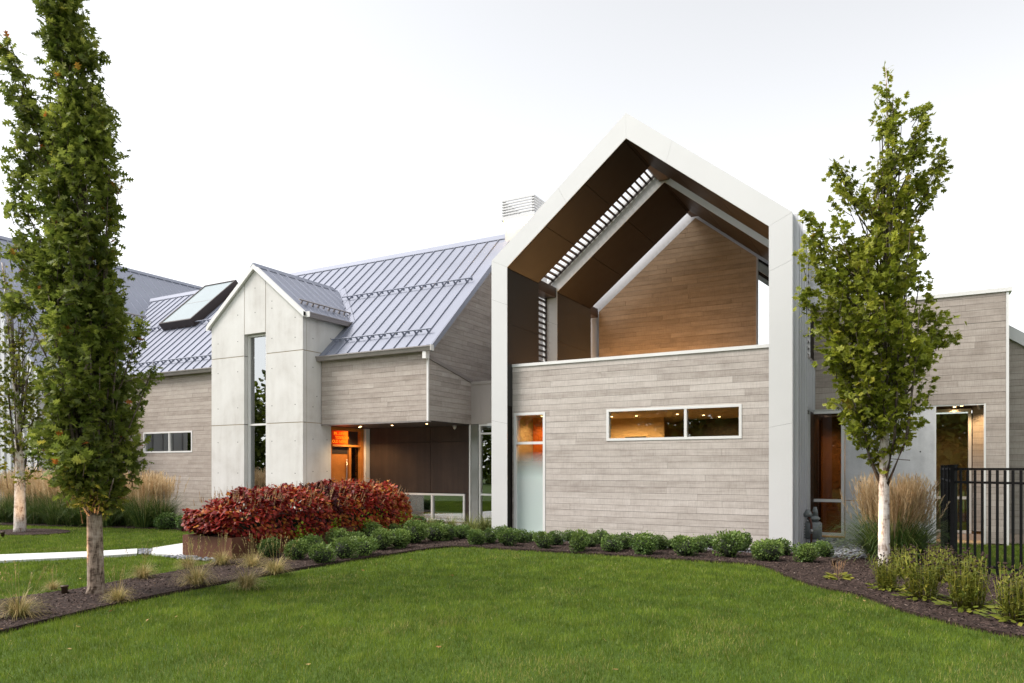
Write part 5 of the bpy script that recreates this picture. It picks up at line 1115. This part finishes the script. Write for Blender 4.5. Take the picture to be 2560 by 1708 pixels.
def clump(name, pos, label, cat, parts, group, rot=None, scale=1.0):
    root = thing(name, pos, label, cat, group); root.rotation_euler = (0, 0, random.uniform(0, 6.28) if rot is None else rot); root.scale = (scale,) * 3
    for nm, me in parts:
        o = bpy.data.objects.new(nm, me); col.objects.link(o); o.parent = root; o['kind'] = 'stuff'
    return root
def mesh_of(fn, mat, nm): V, F, t_ = fn; return npmesh(nm, V, F, M[mat], t_)
REED = []
for s in range(4):
    r_ = np.random.default_rng(100 + s)
    REED.append((('leaves', mesh_of(blades(420, 0.22, 1.2, 1.45, 0.012, r_, 1.0, 6, (0.0, 1.0)), 'reed', 'reed_leaves')), ('plumes', mesh_of(plumes(110, 0.20, 1.36, r_, 0.12, (0, 1), 22, 0.09, 0.33), 'plume', 'reed_plumes'))))
xs = np.linspace(-6, 392, 17)
for i, x in enumerate(xs):
    y = 1311 + (x / 400) * 11 + random.uniform(-3, 3); p = G(x, y); p[2] = 0.02; p += FW * 0.35
    clump('feather_grass', p, f'{ORD[i]} feather reed grass clump from the frame edge along the wing bed', 'grass clump', REED[i % 4], 'feather reed grasses by the wing', scale=random.uniform(0.92, 1.08))
for i in range(9):
    x = 10 + i * 44; p = G(x, 1301 + x / 400 * 9); p[2] = 0.02; p += FW * 0.3
    clump('feather_grass', p, f'{ORD[i]} feather reed grass clump from the frame edge, rear row against the wing', 'grass clump', REED[(i + 2) % 4], 'feather reed grasses by the wing', scale=random.uniform(1.0, 1.15))
r_ = np.random.default_rng(140)
BIG = (('leaves', mesh_of(blades(1500, 0.42, 1.25, 1.6, 0.013, r_, 1.15, 6, (0.0, 1.0)), 'reed', 'big_leaves')), ('plumes', mesh_of(plumes(480, 0.40, 1.36, r_, 0.15, (0.1, 0.8), 26, 0.11, 0.45), 'plume', 'big_plumes')))
p = G(2234, 1403); clump('feather_grass', (p[0], p[1], 0.03), 'big golden feather reed grass behind the white maple trunk', 'grass clump', BIG, 'feather reed grasses by the annex', scale=0.98)
TUFT = []
for s in range(3):
    r_ = np.random.default_rng(160 + s); TUFT.append((('leaves', mesh_of(blades(420, 0.06, 0.34, 1.9, 0.0045, r_, 1.5, 4, (0.0, 1.0)), 'straw', 'tuft_leaves')), ('seed_stalks', mesh_of(plumes(14, 0.05, 0.52, r_, 0.3, (0.2, 0.9), 6, 0.03, 0.3), 'straw', 'tuft_stalks'))))
tf = [(47, 1548, 1.05, 'greenish prairie grass tuft in the mulch nearest the frame edge'), (133, 1480, .55, 'small straw tuft at the rear mulch edge beside the bronze uplight'), (295, 1508, .75, 'flattened dry straw tuft just right of the oak trunk foot'), (358, 1450, .85, 'upright straw tuft at the rear mulch edge behind the oak'), (470, 1425, .8, 'loose straw tuft on the grass edge before the planter corner'), (492, 1466, 1.15, 'largest golden straw tuft in the mulch before the planter'), (555, 1416, .95, 'pale green straw tuft right at the planter corner'), (617, 1474, 1.0, 'round straw tuft nearest the lawn edge before the boxwoods'), (632, 1420, .95, 'straw tuft with tall seed stalks against the planter side'), (690, 1438, 1.05, 'straw tuft just beside the nearest boxwood')]
for i, (x, y, s, lab) in enumerate(tf): p = G(x, y); clump('straw_tuft', (p[0], p[1], 0.028), lab, 'grass tuft', TUFT[i % 3], 'dry grass tufts in the mulch', scale=s * 1.06)
SEDGE = []
for s in range(2):
    r_ = np.random.default_rng(180 + s); SEDGE.append((('leaves', mesh_of(blades(240, 0.10, 0.62, 1.5, 0.012, r_, 1.0, 5, (0.0, 1.0)), 'sedge', 'sedge_leaves')),))
for i, (x, y, s, lab) in enumerate(((1176, 1338, 1.0, 'striped sedge clump in front of the grey link column'), (1214, 1334, 1.0, 'striped sedge clump against the white frame foot'), (1073, 1326, .75, 'thin striped sedge clump below the low window mullion'), (1128, 1326, .75, 'thin striped sedge clump below the right low window pane'))):
    p = G(x, y); clump('striped_sedge', (p[0], p[1], 0.02), lab, 'grass clump', SEDGE[i % 2], 'striped sedges by the link', scale=s)
# coneflowers gone to seed
def coneflower(seed, n=85, H_=0.66, spread=0.15):
    r_ = np.random.default_rng(seed); Vs, Fs, Ts, SV, SF = [], [], [], [], []
    LP, LD, LS, LT = [], [], [], []; o = 0
    for i in range(n):
        a = r_.uniform(0, 6.28); rr = 0.17 * math.sqrt(r_.random()); ln = abs(r_.normal(0, spread)); h = H_ * r_.uniform(0.65, 1.08); b = np.array([rr * math.cos(a), rr * math.sin(a), 0]); d = np.array([math.cos(a) * math.sin(ln), math.sin(a) * math.sin(ln), math.cos(ln)]); tip = b + d * h
        tube_vf([b, b + d * h * 0.5 + r_.normal(0, .012, 3), tip], [0.004, 0.0035, 0.0025], 3, Vs, Fs)
        if r_.random() < 0.62: tube_vf([tip - d * 0.006, tip + d * 0.004, tip + d * 0.02], [0.008, 0.018, 0.008], 6, SV, SF)
        for k in range(9): f = r_.uniform(0.12, 0.95); LP.append(b + d * h * f); LD.append(np.array([r_.normal() * .7, r_.normal() * .7, r_.uniform(-.2, 1.6)])); LS.append((r_.uniform(0.06, 0.13) * (1.1 - 0.5 * f), 0.028, 0.05)); LT.append(r_.random())
    for k in range(46):
        a = r_.uniform(0, 6.28); rr = r_.uniform(0.12, 0.30); LP.append(np.array([rr * math.cos(a), rr * math.sin(a), r_.uniform(0.02, 0.07)])); LD.append(np.array([math.cos(a), math.sin(a), r_.uniform(-.2, .5)])); LS.append((r_.uniform(0.10, 0.16), 0.09, 0.08)); LT.append(r_.uniform(0.2, 0.8))
    me1 = npmesh('stems', np.array(Vs), np.array([f[:3] for f in Fs] + [(f[0], f[2], f[3]) for f in Fs if len(f) == 4]), M['cone_leaf'], r_.uniform(0.55, 1.0, len(Vs)))
    V, F, t_ = cloud(OVATE_T, OVATE_F, np.array(LP), frames(np.array(LD), r_.uniform(-.6, .6, len(LP))), np.array(LS), np.array(LT)); me2 = npmesh('leaves', V, F, M['cone_leaf'], t_)
    me3 = bpy.data.meshes.new('seed_heads'); me3.from_pydata(SV, [], SF); me3.materials.append(M['seedhead'])
    return (('stems', me1), ('leaves', me2), ('seed_heads', me3))
CF = [coneflower(201), coneflower(202), coneflower(203)]
for i, (x, y, s, lab) in enumerate(((2232, 1484, .78, 'coneflower clump gone to seed at the foot of the white maple'), (2320, 1508, 1.0, 'coneflower clump gone to seed before the fence corner post'), (2437, 1534, 1.08, 'tallest coneflower clump gone to seed before the fence pickets'), (2560, 1566, 1.0, 'coneflower clump gone to seed at the frame edge'), (2270, 1447, .75, 'small coneflower clump gone to seed between maple and fence corner'), (2365, 1462, .85, 'coneflower clump gone to seed close behind its neighbours at the fence'))):
    p = G(x, y) + FW * 0.12; clump('coneflower', (p[0], p[1], 0.03), lab, 'plant', CF[i % 3], 'coneflowers by the fence', scale=s * 0.86)
r_ = np.random.default_rng(220); n = 38; a = r_.uniform(0, 6.28, n); LP = np.stack([0.07 * np.cos(a), 0.07 * np.sin(a), r_.uniform(0.01, 0.05, n)], 1); V, F, t_ = cloud(OVATE_T, OVATE_F, LP, frames(np.stack([np.cos(a), np.sin(a), r_.uniform(-.1, .5, n)], 1), r_.uniform(-.5, .5, n)), np.stack([r_.uniform(.09, .15, n), np.full(n, .08), np.full(n, .08)], 1), r_.uniform(0.5, 1, n))
p = G(2095, 1452); clump('low_perennial', (p[0], p[1], 0.03), 'small low leafy plant with dry red stalks alone in the mulch', 'plant', (('leaves', npmesh('leaves', V, F, M['cone_leaf'], t_)), ('stalks', mesh_of(plumes(22, 0.05, 0.24, r_, 0.3, (0, .4), 5, 0.03, .4), 'spike', 'stalks'))), None)

# ---- red coleus mass in the planter
r_ = np.random.default_rng(300)
def coleus_top(y): return np.interp(y, [8.35, 8.6, 9.2, 9.9, 10.7, 11.4, 12.1, 12.8, 13.5, 14.1], [0.76, 1.02, 1.14, 1.16, 1.16, 1.22, 1.25, 1.22, 1.12, 0.8])
n = 12500; yy = r_.uniform(8.58, 13.8, n); u = r_.uniform(-1.0, 1.0, n); xc = -10.93 + 0.05 * np.sin(yy * 2.1)
tops = coleus_top(yy) + 0.07 * np.sin(yy * 5.3 + 1) * np.sin(u * 4 + yy) + 0.05 * np.sin(yy * 11 + u * 7)
an = u * 2.05                       # angle round the mound: 0 = top, ends hang over the sides
hw = 0.70 + 0.05 * np.sin(yy * 3.7)
ends = np.clip(np.minimum(yy - 8.46, 14.0 - yy) / 0.55, 0.12, 1) ** 0.5
X = xc + np.sin(an) * hw * ends; Z = 0.42 + (tops - 0.42) * np.sign(np.cos(an)) * np.abs(np.cos(an)) ** 0.55 * ends
Z = np.where(np.cos(an) < 0, 0.47 - 0.13 * r_.random(n) ** 2, Z) + r_.normal(0, 0.03, n)
inn_ = r_.uniform(0.86, 1.03, n); P = np.stack([xc + (X - xc) * inn_, yy, np.maximum(0.25, 0.42 + (Z - 0.42) * inn_)], 1)
# front face of the mound (end facing the path)
m = 1300; uu = r_.uniform(-1, 1, m); zf = r_.uniform(0.30, 1, m); Pf = np.stack([-10.95 + uu * 0.60, 8.60 - 0.14 * np.sqrt(np.clip(1 - uu ** 2, 0, 1)) * (1 - (zf - 0.5) ** 2) + r_.normal(0, .03, m), 0.36 + zf * 0.50], 1)
N1 = np.stack([np.sin(an), 0 * an, np.cos(an)], 1); N2 = np.tile(np.array([0, -1.0, 0.2]), (m, 1)); P = np.vstack([P, Pf]); NN = np.vstack([N1, N2]); N = len(P)
ld = NN * 0.75 + r_.normal(0, 0.5, (N, 3)) + np.array([0, 0, -0.75]); Rm = frames(ld, r_.normal(0, 0.45, N))
fy = np.clip((P[:, 1] - 8.4) / 5.4, 0, 1); low = np.clip((1.15 - P[:, 2]) / 0.8, 0, 1)
tone = np.clip(0.43 + 0.16 * fy + 0.22 * low * (0.2 + fy) + r_.normal(0, 0.17, N) + 0.10 * np.sin(P[:, 1] * 2.6 + P[:, 2] * 5), 0, 1)
hole = (np.abs(P[:, 1] - 11.15) < 0.16) & (P[:, 2] > 0.7); tone = np.where(hole, tone * 0.25, tone); tone = np.where(r_.random(N) < 0.05, 0.9 + 0.1 * r_.random(N), tone)  # a band of leaves darkened to paint the shade of a gap
V, F, t_ = cloud(OVATE_T, OVATE_F, P, Rm, r_.uniform(0.065, 0.115, N), tone)
col_ = thing('coleus_bed', (-10.95, 11.2, 0.33), 'dense mounded mass of red and orange coleus with dry seed spikes', 'plants', kind='stuff')
o = link('leaves', npmesh('leaves', V - WP[col_], F, M['coleus'], t_), col_, WP[col_])
ns = 330; yy = r_.uniform(8.6, 13.6, ns); u = r_.uniform(-0.65, 0.95, ns); an = u * 1.35; tp = coleus_top(yy); PX = -10.93 + np.sin(an) * 0.82; PZ_ = 0.42 + (tp - 0.42) * np.cos(an) ** 0.6 - 0.04
SVv, SFf, STt = [], [], []; off = 0
for i in range(ns):
    b = np.array([PX[i], yy[i], PZ_[i]]); d = np.array([math.sin(an[i]) * 0.5, 0, 1.0]) + r_.normal(0, .16, 3); d /= np.linalg.norm(d); h = r_.uniform(0.10, 0.24); t0 = r_.random()
    for k in range(11):
        pz = b + d * h * (0.15 + 0.85 * k / 11); s_ = r_.normal(0, 1, 3); s_ /= np.linalg.norm(s_); e_ = 0.015 * (1.1 - k / 13)
        SVv += [pz - s_ * e_, pz + s_ * e_, pz + d * 0.03]; SFf.append((off, off + 1, off + 2)); STt += [t0] * 3; off += 3
link('seed_spikes', npmesh('seed_spikes', np.array(SVv) - WP[col_], np.array(SFf), M['spike'], np.array(STt)), col_, WP[col_])
prism('stem_core', [(-11.25, 9.1, 0.33), (-10.65, 9.1, 0.33), (-10.65, 13.4, 0.33), (-11.25, 13.4, 0.33)], (0, 0, 0.36), M['core'], col_)
# lime trailing plants at the planter side
def limevine(px, py, z, s, label):
    d = (10.292 * -1); p = None
    # on the long planter side X=-10.25
    ray = FW + RT * (px - 1280) / 1800; t_ = -10.20 / ray[0]; P0 = np.array([-10.20, ray[1] * t_, z])
    n = int(70 * s); q = P0 + r_.normal(0, 0.11, (n, 3)) * np.array([0.6, 1.0, 1.1]) * s; ld = r_.normal(0, .6, (n, 3)) + np.array([.5, -.3, -.2])
    V, F, tt = cloud(OVATE_T, OVATE_F, q, frames(ld, r_.normal(0, .5, n)), r_.uniform(.045, .075, n), r_.random(n))
    root = thing('lime_vine', P0, label, 'plant', 'lime trailing plants'); o = link('leaves', npmesh('leaves', V - P0, F, M['vine'], tt), root, P0); o['kind'] = 'stuff'
    tubes_mesh('stems', [([P0 + np.array([-.12, 0, .12]), P0 + np.array([0.03, 0, 0.05]), P0 + r_.normal(0, .08, 3)], [.004, .004, .002]) for k in range(4)], M['vine_stem'], root, 4)
M['vine_stem'] = plain('vine_stem', (0.14, 0.2, 0.03), 0.6)
limevine(748, 0, 0.36, 0.8, 'lime trailing plant hanging over the planter nearest its front corner'); limevine(838, 0, 0.45, 0.6, 'small lime sprig among the coleus above the planter rim'); limevine(915, 0, 0.38, 1.0, 'bright lime plant at the planter side, before its larger neighbour'); limevine(940, 0, 0.47, 1.0, 'bright lime plant at the planter side, near the far end'); limevine(1000, 0, 0.40, 1.0, 'dull lime plant under the far end of the coleus'); limevine(780, 0, 0.28, 0.9, 'dark lime plant hanging low on the planter side')

# ---- lawn turf
LAWN_KEEP = [smooth_poly(BED, 1), smooth_poly(BED2, 1), smooth_poly(RING, 1)]
PATHS = [[(-17.6, 2.6), (-16.7, 2.15), (-15.3, 4.1), (-13.469, 6.398), (-12.70, 7.50), (-12.2, 8.3), (-11.4, 8.36), (-10.2, 8.4), (-10.2, 14.5), (-14.5, 15.5), (-13.5, 13.6), (-13.42, 11.6), (-13.3, 9.7), (-13.18, 8.66), (-13.49, 8.0), (-14.4, 6.93), (-16.2, 4.55)]]
def lawn(name, poly, dens_fn, label, hgt=0.045):
    P = np.array(poly); a, b = P.min(0), P.max(0); dmax = 4200; nn = int((b[0] - a[0]) * (b[1] - a[1]) * dmax)
    X = r_.uniform(a[0], b[0], nn); Y = r_.uniform(a[1], b[1], nn); d = X * FW[0] + Y * FW[1]; lat = X * RT[0] + Y * RT[1]
    m = inside(poly, X, Y) & (r_.random(nn) < dens_fn(d) / dmax) & (np.abs(lat) < d * 0.8 + 2.6) & (d > 3.2)
    for k in LAWN_KEEP: m &= ~inside(k, X, Y)
    for k in PATHS: m &= ~inside(k, X, Y)
    X, Y, d = X[m], Y[m], d[m]; n = len(X)
    def wav(k, seed, m=9):
        q = np.random.default_rng(seed); o_ = np.zeros(n)
        for _ in range(m):
            a_ = q.uniform(0, 6.28); f_ = k * q.uniform(0.6, 1.7); o_ += np.sin((X * math.cos(a_) + Y * math.sin(a_)) * f_ + q.uniform(0, 6.28))
        return o_ / math.sqrt(m / 2)
    patch = np.clip(0.5 + 0.25 * wav(1.1, 1), 0, 1); patch2 = wav(9.0, 2) + 0.8 * wav(28.0, 3); dry = np.clip(wav(2.2, 4) - 0.9, 0, 1)
    L = hgt * r_.uniform(0.55, 1.4, n) * (0.88 + 0.2 * patch + 0.10 * np.clip(patch2, -1.5, 1.5)); w_ = 0.0042 + 0.0006 * np.maximum(d - 5, 0); az = r_.uniform(0, 2 * np.pi, n); ln = np.abs(r_.normal(0.35, 0.35, n)); aw = r_.uniform(0, 2 * np.pi, n)
    base = np.stack([X, Y, np.full(n, -0.012)], 1); sd = np.stack([np.cos(aw), np.sin(aw), 0 * aw], 1) * (w_ / 2)[:, None]
    tip = base + np.stack([np.cos(az) * np.sin(ln), np.sin(az) * np.sin(ln), np.cos(ln)], 1) * L[:, None]
    V = np.stack([base - sd, base + sd, tip], 1).reshape(-1, 3); F = np.arange(3 * n).reshape(n, 3)
    tone = np.clip(0.31 + 0.20 * (patch - 0.5) + 0.07 * patch2 + r_.normal(0, 0.19, n), 0, 0.93); tone = np.where(r_.random(n) < 0.03 + 0.16 * dry, 0.95 + 0.05 * r_.random(n), tone)
    o = link(name, npmesh(name, V, F, M['turf'], np.repeat(tone, 3))); tag(o, label, 'grass', kind='stuff'); return n
NB = lawn('lawn_grass', [(-9.2, 1.5), (-8.0, 3.3), (-8.6, 12.2), (-7, 12.9), (-2.0, 12.9), (1.6, 8.9), (4.5, 6.5), (4.5, 2), (0, 0)], lambda d: np.where(d < 7, 4200, np.clip(4200 - (d - 7) * 420, 1300, 4200)), 'short green front lawn between the mulch beds')
NB += lawn('lawn_grass', [(-26, 2.5), (-9.2, 2.2), (-9.0, 8.6), (-12, 12.6), (-26, 12.2)], lambda d: np.clip(3000 - (d - 8) * 160, 900, 3000), 'lawn strips on both sides of the pale footpath')
NB += lawn('lawn_grass', [(0.5, 18.5), (0.7, 13.2), (4.0, 9.0), (9, 9), (9, 18.5)], lambda d: np.full_like(d, 1500.0), 'patch of lawn behind the black picket fence')
# ---- fallen leaves
n = 28; zone = np.vstack([np.array([G(a, b)[:2] for a, b in zip(r_.uniform(0, 1150, 22), r_.uniform(1390, 1690, 22))]), np.array([G(a, b)[:2] for a, b in zip(r_.uniform(1150, 2300, 6), r_.uniform(1450, 1690, 6))])])
V, F, t_ = cloud(OAK_T, OAK_F, np.column_stack([zone, np.full(n, 0.042)]), rotmats(n, 0.35), r_.uniform(0.03, 0.06, n), r_.random(n))
tag(link('fallen_leaves', npmesh('fallen_leaves', V, F, M['fallen'], t_)), 'scattered dry tan and orange fallen leaves on lawn and mulch', 'leaves', kind='stuff')
# ---- wood across the road, seen only as the reflection in the panes
r_ = np.random.default_rng(500); VV, FF, TT = [], [], []; offv = 0
for i in range(90):
    a = i / 89; p = np.array([-85 + 125 * a + r_.uniform(-1.5, 1.5), -24 - 6 * math.sin(a * 3.1) + r_.uniform(-3, 3), 0]); h = r_.uniform(6.5, 9.5) + 3.5 * (1 - a); rr = r_.uniform(1.8, 2.8); n = 700
    d = r_.normal(0, 1, (n, 3)); d /= np.linalg.norm(d, axis=1, keepdims=True); q = p + np.array([0, 0, h * 0.52]) + d * np.array([rr, rr, h * 0.5]) * (r_.uniform(0.55, 1.05, n))[:, None]
    V, F, t_ = cloud(OVATE_T, OVATE_F, q, frames(d + r_.normal(0, .6, (n, 3)), r_.uniform(-1, 1, n)), r_.uniform(.45, .9, n), r_.uniform(0, .6, n)); VV.append(V); FF.append(F + offv); TT.append(t_); offv += len(V)
tag(link('treeline', npmesh('treeline', np.vstack(VV), np.vstack(FF), M['oak'], np.concatenate(TT))), 'dark far treeline across the road, mirrored in the windows', 'trees', kind='stuff')
print('blades', NB)
